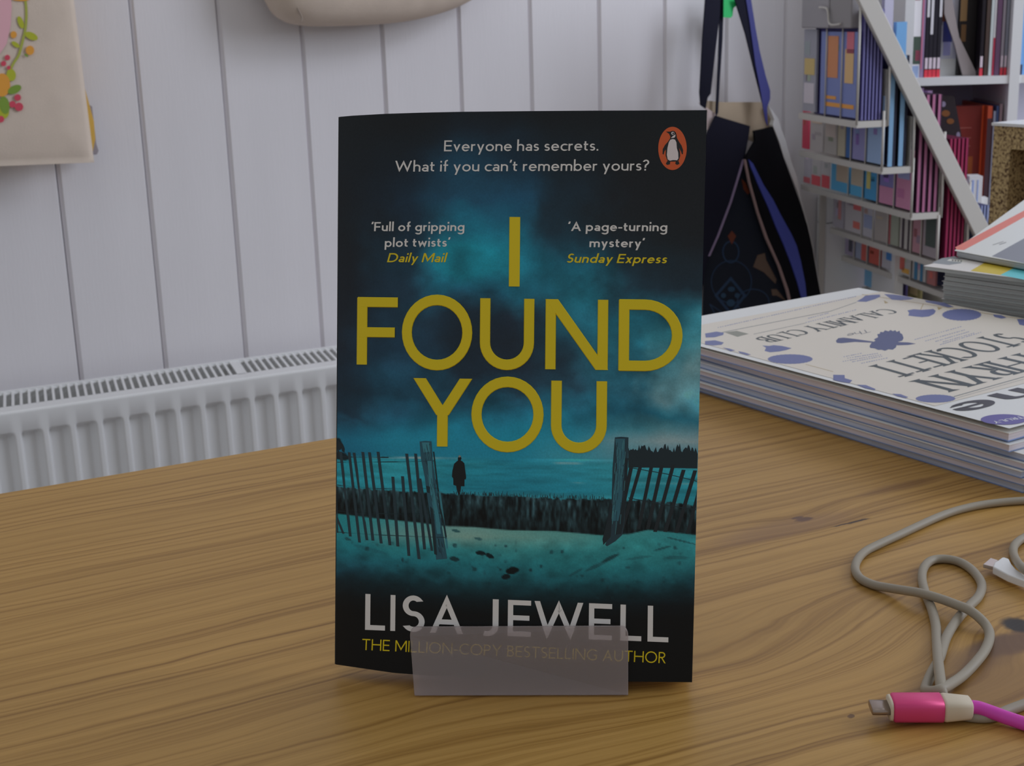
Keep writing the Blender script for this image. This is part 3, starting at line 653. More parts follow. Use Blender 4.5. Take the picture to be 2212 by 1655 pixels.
q=MB(); q.box(b0,xd*wd,yd*.075,EZ*.0005); q.build('base_plate',fro,stand)
bb=b0+yd*.027; up=EZ*.13+yd*.13*math.tan(ln+.02)
q=MB(); q.box(bb+EZ*.0006,xd*wd,yd*.0018,up); q.build('back_rest',fro,stand)
# ================================================================== MAGAZINE PILE
ZT=.030; NC=onz(2180,927,ZT); MU=np.array([.537,-.844,0]); MU/=np.linalg.norm(MU); MS=np.array([MU[1]*-1,MU[0],0])   # MU towards the near end, MS to the right
magp=mat('magazine_pages',(158,152,156),.6,.3,vary=.12,vscale=900,stretch=(.02,.02,1))
magp2=mat('magazine_pages_cool',(140,146,160),.5,.4,vary=.15,vscale=900,stretch=(.02,.02,1))
magc=cmat((176,172,170),.35)
def magazine(corner,z,th,ang,name,label,grp,W_=.21,L_=.297,mU=MU,mS=MS,pm_=magp,cm=magc,bot=None,cat='magazine'):
    ca,sa=math.cos(ang),math.sin(ang); u=np.array([mU[0]*ca-mU[1]*sa,mU[0]*sa+mU[1]*ca,0]); s=np.array([mS[0]*ca-mS[1]*sa,mS[0]*sa+mS[1]*ca,0])
    c=np.array([corner[0],corner[1],z]); t=thing(name,label,cat,c-u*L_/2+s*W_/2,grp)
    boxo('pages',c-u*L_+EZ*.0003+s*.0007,s*(W_-.0012),u*(L_-.0006),EZ*(th-.0006),pm_,t)
    boxo('cover',c-u*L_+EZ*(th-.0003),s*W_,u*L_,EZ*.0003,cm,t); boxo('back_cover',c-u*L_,s*W_,u*L_,EZ*.0003,bot or cm,t)
    return t,u,s
grp='magazines piled on the table right of the book'
zz=.0
specs=[(.0038,.012,-.012,.010),(.0036,.004,.004,.004),(.0036,.010,-.016,.012),(.0034,.006,-.004,.016),(.0036,.014,.006,.004),(.0038,.002,-.006,.030)]
ords=['lowest','second lowest','third lowest','fourth lowest','fifth lowest','second from top, poking out towards the cable']
zz=0.0
for i,(th,du,ds,an) in enumerate(specs):
    cpos=NC+MU*du+MS*ds*.3-np.array([0,0,0]); 
    if i<4: cpos=NC+MU*(.006*(i%2)+.010)+MS*(-.001*(i%3))
    magazine(cpos,zz,th,[.0,.012,-.006,.010,.004,-.030][i],'magazine','white-edged magazine %s in the pile right of the book'%ords[i] if i<5 else 'white-edged magazine second from top of the pile, poking out near the cable',grp,pm_=[magp2,magp,magp2,magp][i%4],bot=cmat((90,105,135),.35))
    zz+=th+.0002
zt0=zz+.0006
tm,u,s=magazine(NC,zt0,ZT-.0022-zt0,0,'magazine','top magazine of the pile, cream cover with blue thistle drawings and dark serif lettering',grp,bot=cmat((90,110,150),.35))
# lifted top cover sheet of the top magazine
def mh(a,b): return ZT-.0022+.0006+.0019*(.25+.75*b)*(1-.6*a)
q=MB(); V_=[];n=24
for j in range(33):
    for i in range(n+1):
        a=i/n; b=j/32
        V_.append(np.array([NC[0],NC[1],0])-MU*.297*(1-b)+MS*.21*a+EZ*mh(a,b))
q=MB(); q.add(V_,[[j*(n+1)+i,j*(n+1)+i+1,(j+1)*(n+1)+i+1,(j+1)*(n+1)+i] for j in range(32) for i in range(n)])
q.build('lifted_cover',magc,tm,smooth=True)
tmc=[o for o in bpy.data.objects if o.parent==tm and o.name.startswith('lifted_cover')][0]
def msurf(x,y,l=0):
    hz=ZT
    for _ in range(3):
        p=onz(x,y,hz); a=(p-NC)@MS/.21; b=1+(p-NC)@MU/.297; hz=mh(min(max(a,-.1),1.3),min(max(b,0),1))
    return onz(x,y,hz+.00012+l)
def mz(x,y,l=0): return msurf(x,y,l)
def mproj(p):
    d=np.asarray(p)-CP; z_=d@_f; return (W/2+F*(d@CR)/z_, H/2-F*(d@CU)/z_)
def mpt(a,b):  # a: 0..1 along MS from the left edge, b: 0 far .. 1 near  -> picture coordinates at the cover
    return mproj(np.array([NC[0],NC[1],ZT])-MU*.297*(1-b)+MS*.21*a)
def mgrid(a0,a1,b0,b1,n=14):
    top=[mpt(a0+(a1-a0)*t,b0) for t in np.linspace(0,1,n)]; rt=[mpt(a1,b0+(b1-b0)*t) for t in np.linspace(0,1,n)]
    return top+rt[1:]+[mpt(a0+(a1-a0)*t,b1) for t in np.linspace(1,0,n)][1:]+[mpt(a0,b0+(b1-b0)*t) for t in np.linspace(1,0,n)][1:-1]
def mlay(name,polys,c,l,label=None): return lay(name,polys,c,l,k=.5,parent=tmc,surf=mz,label=label,rough=.35)
# cream panel as a strip grid so that it follows the bent cover
def mpanel(name,a0,a1,b0,b1,c,l,n=14):
    V_=[];F_=[]
    for j in range(n+1):
        for i in range(n+1): V_.append(mz(*mpt(a0+(a1-a0)*i/n,b0+(b1-b0)*j/n),l))
    for j in range(n):
        for i in range(n): F_.append([j*(n+1)+i,j*(n+1)+i+1,(j+1)*(n+1)+i+1,(j+1)*(n+1)+i])
    return obj(name,V_,F_,cmat(c,.35,.5),tmc,smooth=True)
mpanel('cream_panel',.02,.985,.085,.835,(174,167,156),.00003)
def mline(p0,p1,w_=1.2,n=14):
    out=[];
    for t in np.linspace(0,1,n): out.append((p0[0]+(p1[0]-p0[0])*t,p0[1]+(p1[1]-p0[1])*t-w_/2))
    for t in np.linspace(1,0,n): out.append((p0[0]+(p1[0]-p0[0])*t,p0[1]+(p1[1]-p0[1])*t+w_/2))
    return out
q8=lambda pts:[(1800+x/5.369,600+y/5.369) for x,y in pts]
q1=lambda pts:[(1510+x/6.144,600+y/6.144) for x,y in pts]
q9=lambda pts:[(1980+x/6.366,820+y/6.366) for x,y in pts]
def ell(cx,cy,rx,ry,n=40,rag=0,rot=0):
    r=[]; ro=math.radians(rot)
    for i in range(n):
        a=2*math.pi*i/n; k=1+(rag if i%2 else 0); x,y=rx*k*math.cos(a),ry*k*math.sin(a); r.append((cx+x*math.cos(ro)-y*math.sin(ro),cy+x*math.sin(ro)+y*math.cos(ro)))
    return r
blu=(80,86,124); blu2=(62,68,100)
mlay('thistle_drawing',[q8(ell(1490,430,220,66,60,.06)),q8([(860,380),(930,365),(1020,372),(1100,368),(1160,362),(1190,385),(1170,420),(1110,450),(1030,458),(950,450),(870,440),(880,410)]),q8([(590,190),(700,195),(850,215),(940,240),(880,255),(780,262),(680,255)]),
   q8([(270,275),(340,235),(370,208),(440,200),(540,195),(545,220),(480,250),(380,280)]),q8([(1060,262),(1160,270),(1290,290),(1400,340),(1330,345),(1200,310),(1080,285)]),q8([(1850,425),(1950,435),(2010,465),(1950,475),(1870,455)]),q8([(2130,480),(2230,480),(2230,560),(2160,545)]),
   q1(ell(1210,1080,290,62,60,.05)),q1([(840,900),(930,905),(990,895),(1100,905),(1230,935),(1160,960),(1060,980),(940,990),(870,970),(890,930)]),q1([(80,740),(230,715),(330,730),(320,760),(210,790),(90,795)]),q1([(80,840),(210,830),(330,860),(300,890),(190,900),(80,885)]),q1([(310,925),(400,940),(480,965),(420,975)]),q1([(520,975),(600,990),(690,1020),(640,1028),(540,1000)]),
   q8([(0,1125),(130,1128),(135,1165),(220,1190),(190,1222),(80,1205),(0,1185)]),q8([(270,1240),(380,1245),(490,1290),(480,1305),(370,1280)]),q9(ell(260,262,265,54,60,.05)),q8([(680,1345),(780,1350),(870,1385),(840,1396),(740,1372)])],blu,.00006,'blue thistle and leaf drawings round the cream panel')
sp=[(30,730),(60,700),(120,695),(250,710),(460,740),(480,755),(250,745),(90,760),(40,755)]
mlay('artichoke_drawing',[q8(sp),q8([(720,745),(870,750),(960,765),(870,780),(740,785)]),q8([(510,655),(540,650),(545,628),(580,632),(600,610),(640,622),(665,605),(690,620),(720,608),(735,628),(770,615),(775,640),(800,655),(815,700),(800,730),(750,745),(735,780),(725,810),(690,835),(640,830),(600,848),(560,835),(520,838),(480,820),(430,815),(420,795),(440,760),(490,730),(470,715),(520,690)])],blu2,.00007,'blue artichoke crossing a spoon')
mlay('stem_drawing',[q8(mm) for mm in ([(220,1190),(900,1230),(900,1236),(220,1198)],)][:0]+[q8([(1010,370),(1040,300),(1050,300),(1018,372)]),q8([(585,262),(640,290),(600,300)]),q8([(1205,340),(1270,350),(1220,375)])]+[mline((1740,787),(1800,803),.9),mline((1862,636),(2212,690),1.0)],(140,122,84),.00005)
dk=(48,56,58)
def mtext(name,s,h,p0,p1,cv,c=dk,label=None,**k):
    a,b=mz(*p0),mz(*p1); cvec=mz(p1[0]+cv[0],p1[1]+cv[1])-b; wd=None
    st,wd=letters(s,h,k.get('track',10),k.get('space',30),k.get('serif',False),k.get('contrast',0),k.get('italic',0)); q=MB()
    def fn(x,y,l):
        pp=a+(b-a)*x/wd+cvec*y/100; px=mproj(pp); return mz(px[0],px[1],l)
    strips_mesh(q,st,fn,base=.00007); o=q.build(name,cmat(c,.35,.5),tmc)
    if label: o['label']=label
mtext('magazine_lettering','CALAMITY CLUB',8.5,(1908,666),(1626,731),(38,10),label='dark upside-down words CALAMITY CLUB',serif=True,contrast=.66,track=12)
mtext('magazine_lettering','STOCKETT',9,(2156,718),(1868,793.5),(80,23),label='tall dark serif surname upside down',serif=True,contrast=.66,track=11)
mtext('magazine_lettering','KATHRYN',9,(2303,737),(1968,823),(88,23),serif=True,contrast=.66,track=11)
mtext('magazine_lettering','The',4.5,(1876,711),(1828,722),(15,4),c=(90,92,98),italic=.4,track=6)
mlay('thin_rule',[mline((1560,718),(1795,672),1.0),mline((1795,672),(1850,653),1.0),mline((1628,722),(1740,698),.8),mline((2060,857),(2212,814),1.6),mline((2055,863),(2212,819),.6)],(90,94,96),.00006)
fine=[]
for (x0,y0,x1,y1) in [(1975,734,2078,705),(1998,737,2086,712),(2020,738,2095,716),(2036,739,2106,719),(2030,745,2122,717),(1822,771,1862,763),(1830,774,1898,763),(1820,781,1905,766),(1840,782,1908,769),(1860,785,1918,773),(1550,708,1850,640),(1745,688,1790,676),(1740,697,1850,669)]:
    n=int((x1-x0)/5)
    for i in range(n):
        t0=(i+.1)/n; t1=(i+random.uniform(.5,.95))/n; fine.append([(x0+(x1-x0)*t0,y0+(y1-y0)*t0-.7),(x0+(x1-x0)*t1,y0+(y1-y0)*t1-.7),(x0+(x1-x0)*t1,y0+(y1-y0)*t1+.7),(x0+(x1-x0)*t0,y0+(y1-y0)*t0+.7)])
o=mlay('small_print_lines',fine,(112,116,140),.00006); o['kind']='stuff'
mlay('emblem_block',[q1([(340,725),(500,705),(660,745),(510,785)])],(110,110,100),.00006)
mtext('masthead_lettering','me',8.5,(2242,826),(2033,880),(88,18),c=(40,38,44),label='bold dark masthead letters me',contrast=.45,track=14)
mlay('round_badge',[q9(ell(1200,548,318,72,40))],(72,64,120),.00006,'violet round badge')
q=MB(); 
mtext('badge_lettering','TRULY',7,(2204,899),(2141,911),(10,4),c=(190,186,196),track=10)
# ================================================================== CATALOGUE PILE
CZ=.052; cL=onz(1995,572,CZ); cF=onz(2212,600,CZ); CS=(cF-cL)/np.linalg.norm(cF-cL); CB=np.array([-CS[1],CS[0],0]); CB=CB if CB[1]>0 else -CB
cpg=mat('catalogue_pages',(128,130,128),.7,.2,vary=.10,vscale=700,stretch=(.02,.02,1.5)); cat_c=cmat((150,148,146),.4)
nz_=16; th=(CZ-.0006)/nz_
cg='catalogues stacked behind the magazines'
for i in range(nz_):
    off=random.uniform(-.0008,.0008); c=cL+CS*(.013+off)+CB*(.004+random.uniform(-.0006,.0006)); L1,W1=.285,.20
    if i==nz_-1: c=cL.copy(); L1=.297
    c[2]=i*th; t=thing('catalogue','thin grey-edged catalogue in the tall stack behind the magazines' if i<nz_-1 else 'top catalogue of the tall stack, white cover with yellow and turquoise corner','catalogue',c+CS*L1/2+CB*W1/2,cg)
    boxo('pages',c+EZ*.0002+CS*.0008+CB*.0008,CS*(L1-.001),CB*W1,EZ*(th-.0006),cpg,t)
    o=boxo('cover',c+EZ*(th-.0004),CS*L1,CB*(W1+.001),EZ*.00025,cat_c if i<nz_-1 else cmat((172,168,164),.35),t)
    if i==nz_-1:
        ctop=c[2]+th-.00015; e8=lambda pts:[(1960+x/8.274,420+y/8.274) for x,y in pts]
        cs=lambda x,y,l=0: onz(x,y,ctop+.00003+l)
        lay('yellow_panel',[e8([(1130,1365),(1410,1200),(1900,1290),(1905,1315),(1660,1440)])],(165,145,45),.00003,surf=cs,parent=o); lay('turquoise_panel',[e8([(1660,1440),(1905,1315),(2100,1330),(2600,1400),(2600,1640),(2090,1525)])],(80,160,165),.00003,surf=cs,parent=o)
        lay('grey_panel',[e8([(440,1225),(620,1140),(850,1105),(1000,1180),(960,1230),(740,1260)])],(112,116,118),.00003,surf=cs,parent=o)
        lay('small_lettering',[e8([(705,1185),(760,1150),(1060,1180),(980,1215)])],(180,176,168),.00006,surf=cs,parent=o)
        lay('small_lettering',[e8([(x,1165+k*6),(x+28,1168+k*6),(x+22,1190+k*5),(x-8,1186+k*5)]) for k,x in enumerate((800,850,900,950))],(70,68,66),.00009,surf=cs,parent=o)
# tilted catalogue on top
tL=onz(2062,541,CZ+.0047); tF=onz(2212,569,CZ+.0047); bR=onz(2212,432,CZ+.0047)
u1=(tF-tL); u1/=np.linalg.norm(u1); u2=(bR-tL); u2/=np.linalg.norm(u2); u1[2]=0;u2[2]=0
t=thing('catalogue','white catalogue with a red stripe lying tilted on the tall stack','catalogue',tL+u1*.1+u2*.1)
zc=CZ+.0001
q=MB(); base=np.array([tL[0],tL[1],zc]); n=10
q.box(base+u1*.002,u1*.24,u2*.29,EZ*.0042); q.build('pages',mat('cat_pages2',(120,122,124),.6,.3,vary=.1,vscale=800,stretch=(.02,.02,1)),t,bevel=.0012)
o=boxo('cover',base+EZ*.0043,u1*.246,u2*.29,EZ*.0003,cmat((176,172,168),.35),t)
zs_=zc+.0046; cs2=lambda x,y,l=0: onz(x,y,zs_+.00003+l)
e8=lambda pts:[(1960+x/8.274,420+y/8.274) for x,y in pts]
lay('red_stripe',[e8([(855,945),(1480,610),(2085,290),(2500,70),(2560,160),(2085,405),(1500,735),(1010,995),(880,985)])],(178,98,86),.00003,surf=cs2,parent=o,label='coral red stripe')
lay('grey_picture',[e8([(1510,1105),(1900,890),(2100,780),(2900,350),(2900,1250),(2100,1230)])],(105,106,112),.00003,surf=cs2,parent=o)
lay('small_lettering',[e8([(1520+k*28,900-k*9),(1545+k*28,892-k*9),(1560+k*28,898-k*9),(1530+k*28,908-k*9)]) for k in range(7)]+[e8([(1640+k*25,895-k*8),(1662+k*25,880-k*8),(1670+k*25,890-k*8),(1650+k*25,905-k*8)]) for k in range(5)],(110,108,106),.00003,surf=cs2,parent=o)
# ================================================================== CABLES AND PLUGS
f8=lambda p:(1800+p[0]/3.01,1050+p[1]/3.01)
R=.00185; gcab=mat('grey_cable',(116,109,97),.5,.4)
pA=[(2600,420,0),(2000,180,0),(1600,105,0),(1330,92,0),(1240,95,0),(1100,105,0),(950,125,0),(800,160,0),(680,203,0),(560,257,0),(430,318,0),(300,378,0),(205,428,0),(155,485,0),(143,545,0),(178,602,0),(262,643,0),(380,666,.3),(480,682,.8),(570,697,1),(700,735,.9),(800,772,1),(880,805,1),(950,858,.6),(1002,920,.1),(1016,985,0),(985,1070,0),(920,1155,0),(840,1235,0),(760,1290,.6),(700,1322,1.0),(650,1335,.7),(602,1330,.2),(608,1290,0),(640,1215,0),(690,1120,0),(735,985,0),(805,870,0),(880,785,0),(940,725,0),(966,660,0),(950,605,0),(895,540,0),(815,492,0),(720,474,0),(640,484,0),(590,530,0),(577,605,0),(600,700,0),(640,800,0),(665,900,0),(672,1000,0),(680,1120,.5),(692,1230,1.0),(705,1330,.9),(725,1400,.1),(790,1470,0),(900,1500,0),(1030,1500,0),(1150,1455,0),(1260,1415,0),(1400,1370,0),(1750,1390,0),(2300,1560,0)]
pts=[]
for x,y,l in pA:
    px=f8((x,y)); pts.append(onz(px[0],px[1],R+l*2*R*1.02))
q=MB(); q.tube(catmull(pts,7),R,12); cabo=q.build('charging_cable',gcab,smooth=True); tag(cabo,'grey rubber cable looped on the oak table in front of the magazines','cable')
# white plug with its own cable
t=thing('white_plug','white cable plug with thin connector tip lying right of the grey cable loop','plug',onz(2190,1265,0)*np.array([1,1,0]))
wp=mat('white_plastic',(190,184,186),.35,.5)
g6=lambda x,y,z:onz(2060+x/6.13,1130+y/6.13,z)
base=[(520,575),(540,520),(590,490),(640,452),(670,450),(730,470),(770,545),(830,610),(932,680),(1100,760),(1100,860),(932,760),(720,680)]
q=MB(); q.prism([g6(x,y,.0050) for x,y in base],(0,0,-.0034)); q.build('plug_body',wp,t,bevel=.0006)
q=MB(); q.prism([g6(x,y,.0044) for x,y in [(390,545),(490,460),(590,490),(530,580)]],(0,0,-.0016)); q.build('connector_tip',mat('steel',(150,140,135),.3,.6,metal=.7),t,bevel=.0002)
ctr=[(2600,700,0),(1900,330,0),(1350,170,0),(1010,170,0),(930,200,0),(860,240,0),(800,310,0),(790,390,0),(820,480,.3),(880,560,1.2),(960,630,1.5),(1060,680,1.2)]
q=MB(); q.tube(catmull([g6(x,y,R+l*R*1.7+(.001 if l>1 else 0)) for x,y,l in ctr],7),R,12); o=q.build('plug_cable',gcab,t,smooth=True)
# pink plug
t=thing('pink_plug','pink metal USB plug with cream boot and magenta cable near the table front','plug',onz(1980,1535,0)*np.array([1,1,0]))
def pt(x,y,z): p=f8((x,y)); return onz(p[0],p[1],z)
a=pt(372,1440,.0050); b=pt(705,1440,.0050); ax=(b-a)/np.linalg.norm(b-a); ay=np.array([-ax[1],ax[0],0])
def loft(name,secs,m,par,seg=20,e=.55):
    V_=[];F_=[]
    for (c,ry,rz) in secs:
        for k in range(seg):
            an=2*math.pi*k/seg; cc,s1=math.cos(an),math.sin(an); V_.append(c+ay*ry*math.copysign(abs(cc)**e,cc)+EZ*rz*math.copysign(abs(s1)**e,s1))
    n=len(secs); F_=[[i*seg+k,(i+1)*seg+k,(i+1)*seg+(k+1)%seg,i*seg+(k+1)%seg] for i in range(n-1) for k in range(seg)]+[list(range(seg)),[(n-1)*seg+k for k in range(seg)][::-1]]
    return obj(name,V_,F_,m,par,smooth=True)
Lb=np.linalg.norm(b-a); pink=mat('pink_metal',(170,52,98),.42,.5,metal=.30,k=.50); cream=mat('cream_rubber',(158,148,132),.6,.3)
loft('plug_body',[(a+ax*.0000,.0040,.0030),(a+ax*.0006,.0047,.0037),(a+ax*.0010,.0050,.0040),(a+ax*(Lb-.0002),.0050,.0040),(a+ax*Lb,.0046,.0036)],pink,t)
loft('collar',[(a-ax*.0007,.0044,.0034),(a+ax*.0002,.0046,.0036)],cream,t)
loft('connector_tip',[(a-ax*.0066,.0037,.0010),(a-ax*.0064,.0040,.0013),(a-ax*.0004,.0040,.0013)],mat('steel_dull',(120,108,100),.35,.6,metal=.8,k=.5),t)
loft('boot',[(b,.0047,.0037),(b+ax*.001,.0049,.0039),(b+ax*.005,.0044,.0036),(b+ax*.0090,.0038,.0033),(b+ax*.0096,.0030,.0026)],cream,t)
c0=b+ax*.0094; q=MB(); q.tube(catmull([c0-ax*.001,c0+ax*.002,pt(1020,1468,.0040),pt(1130,1508,.003),pt(1240,1545,.0024),pt(1400,1600,.0024),pt(1800,1740,.0024),pt(2300,1820,.0024)],8),[.0023]*57,14); q.build('plug_cable',mat('magenta_cable',(160,50,136),.35,.5),t,smooth=True)
# ================================================================== BAGS ON THE WALL
def fabric(name,c,**k): return mat(name,c,.9,.15,bump=.25,bscale=900,vary=.04,vscale=25,**k)
canvas=fabric('canvas',(166,153,141),k=.50)
def panel_px(name,pts,D,th,m,par,bulge=0,res=26,label=None,wr=0):
    """thick cloth panel: outline on a plane parallel to the wall; front surface swells"""
    P3=[onw(x,y,D) for x,y in pts]; q=MB(); q.prism(P3,EN*th); o=q.build(name,m,par)
    if label: o['label']=label
    return o
# left tote: a soft grid sheet
def cloth(name,corners,D,th,m,par,amp=.004,seed=3,nx=40,ny=40):
    tl_,tr2,br2,bl2=[onw(x,y,D) for x,y in corners]; nz=fbm(nx+1,ny+1,3,4,3,seed); V_=[];F_=[]
    for side in (0,1):
        for j in range(ny+1):
            for i in range(nx+1):
                a,b_=i/nx,j/ny; p=(tl_*(1-a)+tr2*a)*(1-b_)+(bl2*(1-a)+br2*a)*b_; e_=min(a,1-a,b_,1-b_)*8; e_=min(1,e_)
                off=-th*.5*math.sqrt(e_)-amp*nz[j,i]*e_*.4 if side==0 else th*.5*math.sqrt(e_)
                V_.append(p+EN*off)
    n1=(nx+1)*(ny+1)
    for j in range(ny):
        for i in range(nx): a=j*(nx+1)+i; F_.append([a,a+nx+1,a+nx+2,a+1]); F_.append([n1+a,n1+a+1,n1+a+nx+2,n1+a+nx+1])
    for i in range(nx): F_.append([i,i+1,n1+i+1,n1+i]); b_=ny*(nx+1)+i; F_.append([b_+1,b_,n1+b_,n1+b_+1])
    for j in range(ny): a=j*(nx+1); F_.append([a+nx+1,a,n1+a,n1+a+nx+1]); b_=a+nx; F_.append([b_,b_+nx+1,n1+b_+nx+1,n1+b_])
    return obj(name,V_,F_,m,par,smooth=True)
tote=thing('tote_bag','cream canvas tote bag printed with a floral wreath hanging on the white boards','bag',onw(20,355,1.86))
cb=cloth('bag_panel',[(-330,-330),(118,-330),(203.5,351),(-330,372)],1.86,.014,canvas,tote,amp=.002)
cz_=1.86-.0085
z4=lambda pts:[(x/4.137,y/4.137) for x,y in pts]
ts=lambda x,y,l=0: onw(x,y,cz_-l)
def tl_(name,polys,c,l=0,label=None): lay(name,polys,c,l,k=.47,parent=cb,surf=ts,label=label,rough=.9)
st=catmull([(225,-20),(235,80),(235,180),(225,270),(205,360),(185,440),(165,500),(125,560),(95,620)],6)
L_,R2=ribbon([tuple(p) for p in st],11); tl_('wreath_stem',[z4(L_+R2[::-1])],(128,132,58),label='green stem of the printed wreath')
lf=lambda cx,cy,rx,ry,ro:z4(ell(cx,cy,rx,ry,18,0,ro))
tl_('wreath_leaf',[lf(185,200,25,58,-20),lf(280,322,62,32,25),lf(140,398,42,20,35),lf(100,670,42,56,-10),lf(20,980,60,85,-15)],(135,138,42),.0002)
tl_('wreath_leaf',[lf(130,800,65,36,-25),lf(40,940,45,80,-10),lf(235,495,20,10,40)],(96,118,48),.0004)
tl_('wreath_flower',[lf(122,310,28,32,0),lf(268,450,38,42,0),lf(20,760,72,105,0),lf(190,-10,80,20,0)],(190,120,50),.0003)
tl_('wreath_berry',[lf(66,515,25,25,0),lf(32,568,24,24,0),lf(158,872,30,30,0),lf(112,932,30,30,0),lf(170,955,38,38,0),lf(78,605,18,18,0),lf(8,1065,30,30,0)],(158,58,72),.0005)
tl_('printed_heart',[z4([(-100,-50),(95,-50),(105,60),(95,230),(60,390),(0,480),(-100,520)])],(172,132,138),-.0001)
for nm,a,b_ in (('bag_handle',-250,-520),('bag_handle',60,-520)): 
    q=MB(); q.tube([onw(a,-325,1.862),onw((a-95)/2,b_,1.90),],.008,8); q.build(nm,canvas,tote)
t=thing('tote_bag','tote bag with an orange-yellow edge tucked behind the floral cream tote','bag',onw(180,335,1.895))
panel_px('bag_panel',[(-250,-330),(60,-330),(120,0),(172,150),(203,262),(206,300),(200,330),(-250,345)],1.893,.006,fabric('ochre_canvas',(196,140,70)),t)
panel_px('bag_lining',[(150,200),(199,230),(208,310),(213,326),(209,334),(150,338)],1.901,.004,fabric('grey_canvas',(120,115,122)),t)
# top centre: rounded bottom of a canvas bag
cbag=thing('canvas_bag','cream canvas bag with rounded bottom hanging above the book at the top','bag',onw(800,57,1.84))
out=[(560,-60),(572,-20),(583,5),(597,28),(618,44),(640,52),(665,55.5),(700,57),(760,55.5),(820,52.5),(880,46),(930,35),(980,19),(1022,-2),(1060,-30),(1075,-60),(1075,-420),(560,-420)]
o2=catmull([np.array(p,float) for p in out],3); nO=len(o2); cen=np.array([815,-190.]); V_=[];F_=[]
lev=[(1.0,.0),(.985,.012),(.95,.022),(.88,.032),(.75,.040),(.5,.045),(.2,.047)]
for (k_,dd) in lev:
    for i,p in enumerate(o2):
        pp=cen+(p-cen)*k_; wr=.0025*math.sin(i*1.7+k_*9)*(1-k_)*4 if k_<.97 else 0
        V_.append(onw(pp[0],pp[1],1.875)-EN*(dd+wr*.4))
for j in range(len(lev)-1):
    for i in range(nO): F_.append([j*nO+i,j*nO+(i+1)%nO,(j+1)*nO+(i+1)%nO,(j+1)*nO+i])
F_.append([(len(lev)-1)*nO+i for i in range(nO)])
n0=len(V_); 
for p in o2: V_.append(onw(p[0],p[1],1.875)+EN*.02)
for i in range(nO): F_.append([(i+1)%nO,i,n0+i,n0+(i+1)%nO])
obj('bag_body',V_,F_,canvas,cbag,smooth=True)
sm_=MB(); sm_.tube([onw(x,y,1.86)-EN*.012 for x,y in catmull([np.array(p,float) for p in [(622,0),(632,12),(640,25),(646,38),(645,46)]],4)],.0012,6); sm_.build('seam_fold',fabric('seam',(120,110,102)),cbag)
# navy tote
nav=thing('tote_bag','navy blue tote with long ribbon handles hanging open on the boards','bag',onw(1640,700,1.88))
navy=mat('navy_cloth',(20,20,32),.8,.2,k=.5); navb=mat('blue_ribbon',(46,48,100),.55,.4,k=.45); blackc=mat('black_cloth',(13,13,17),.8,.15,k=.5); beige=fabric('beige_lining',(140,126,108)); whs=mat('white_side',(205,203,216),.7,.2,k=.5)
h1=lambda pts:[(1480+x/4.597,y/4.597) for x,y in pts]; h2=lambda pts:[(1480+x/4.355,340+y/4.355) for x,y in pts]
panel_px('bag_lining',h1([(215,1000),(400,1015),(760,1015),(830,1060),(885,1200),(870,1260),(700,1420),(310,1240),(215,1100)]),1.893,.003,beige,nav,label='beige inside of the open bag')
panel_px('bag_edge',h1([(140,1020),(320,1140),(300,1180),(225,1290),(225,1100)]),1.889,.003,mat('pale_edge',(165,150,148),.8),nav)
panel_px('patterned_panel',h1([(640,1300),(200,1655)])+h2([(190,880),(170,1620),(1010,1450),(700,500),(560,10)]),1.887,.004,mat('pattern_ground',(14,19,30),.8,k=.5),nav)
panel_px('bag_flap',h1([(310,1150),(470,1200),(645,1252),(625,1400),(600,1470),(560,1640)])+h2([(535,20),(420,420),(300,740),(200,1010),(150,1300),(60,1500),(60,0)])+h1([(215,1655),(215,1350)]),1.880,.005,navy,nav)
panel_px('flap_piping',h2([(545,20),(560,20),(440,420),(320,740),(235,930),(222,930),(305,740),(425,420)]),1.878,.004,mat('piping',(110,96,120),.7),nav)
panel_px('bag_flap',h1([(690,1300),(790,1280),(870,1258),(930,1420),(1010,1655)])+h2([(935,20),(1010,230),(1090,450),(1150,640),(1200,860),(1240,1100),(1285,1340),(1250,1420),(1010,1450),(960,1250),(880,1020),(760,760),(680,520),(600,230),(560,20)])+h1([(600,1640),(620,1540),(700,1400)]),1.874,.006,blackc,nav)
panel_px('flap_piping',h2([(560,20),(572,20),(615,230),(695,520),(780,760),(895,1020),(975,1250),(1020,1450),(1005,1450),(955,1250),(878,1020),(760,760),(680,520),(600,230)]),1.872,.004,mat('piping2',(120,100,98),.7),nav)
panel_px('blue_sheen_fold',h2([(600,20),(640,60),(740,260),(830,400),(900,540),(1000,720),(1050,830),(1090,980),(1130,1180),(1150,1370),(1115,1390),(1060,1180),(1000,1000),(930,820),(860,660),(790,480),(700,280),(620,90)]),1.8715,.003,mat('blue_satin',(52,60,128),.5,.5,k=.45),nav)
panel_px('white_side',h1([(830,1050),(860,1090),(920,1170),(1000,1400),(1070,1655)])+h2([(985,0),(1050,180),(1095,400),(1150,600),(1200,820),(1240,1060),(1280,1300),(1286,1345),(1240,1100),(1180,760),(1110,500),(1060,330),(1000,180),(930,0)])+h1([(1005,1655),(940,1420),(870,1240),(885,1190)]),1.879,.01,whs,nav)
panel_px('ribbon_handle',h1([(205,-10),(350,-10),(345,150),(300,520),(255,930),(225,970),(205,1078),(158,1045),(148,920),(175,400)]),1.868,.003,navy,nav)
panel_px('ribbon_handle',h1([(350,-10),(386,-10),(372,400),(345,800),(328,1120),(310,1155),(305,1110),(330,600)]),1.884,.002,navy,nav)
panel_px('ribbon_handle',h1([(495,-10),(625,-10),(700,420),(770,720),(800,900),(830,1000),(770,1020),(740,900),(690,700),(600,330)]),1.868,.003,navy,nav)
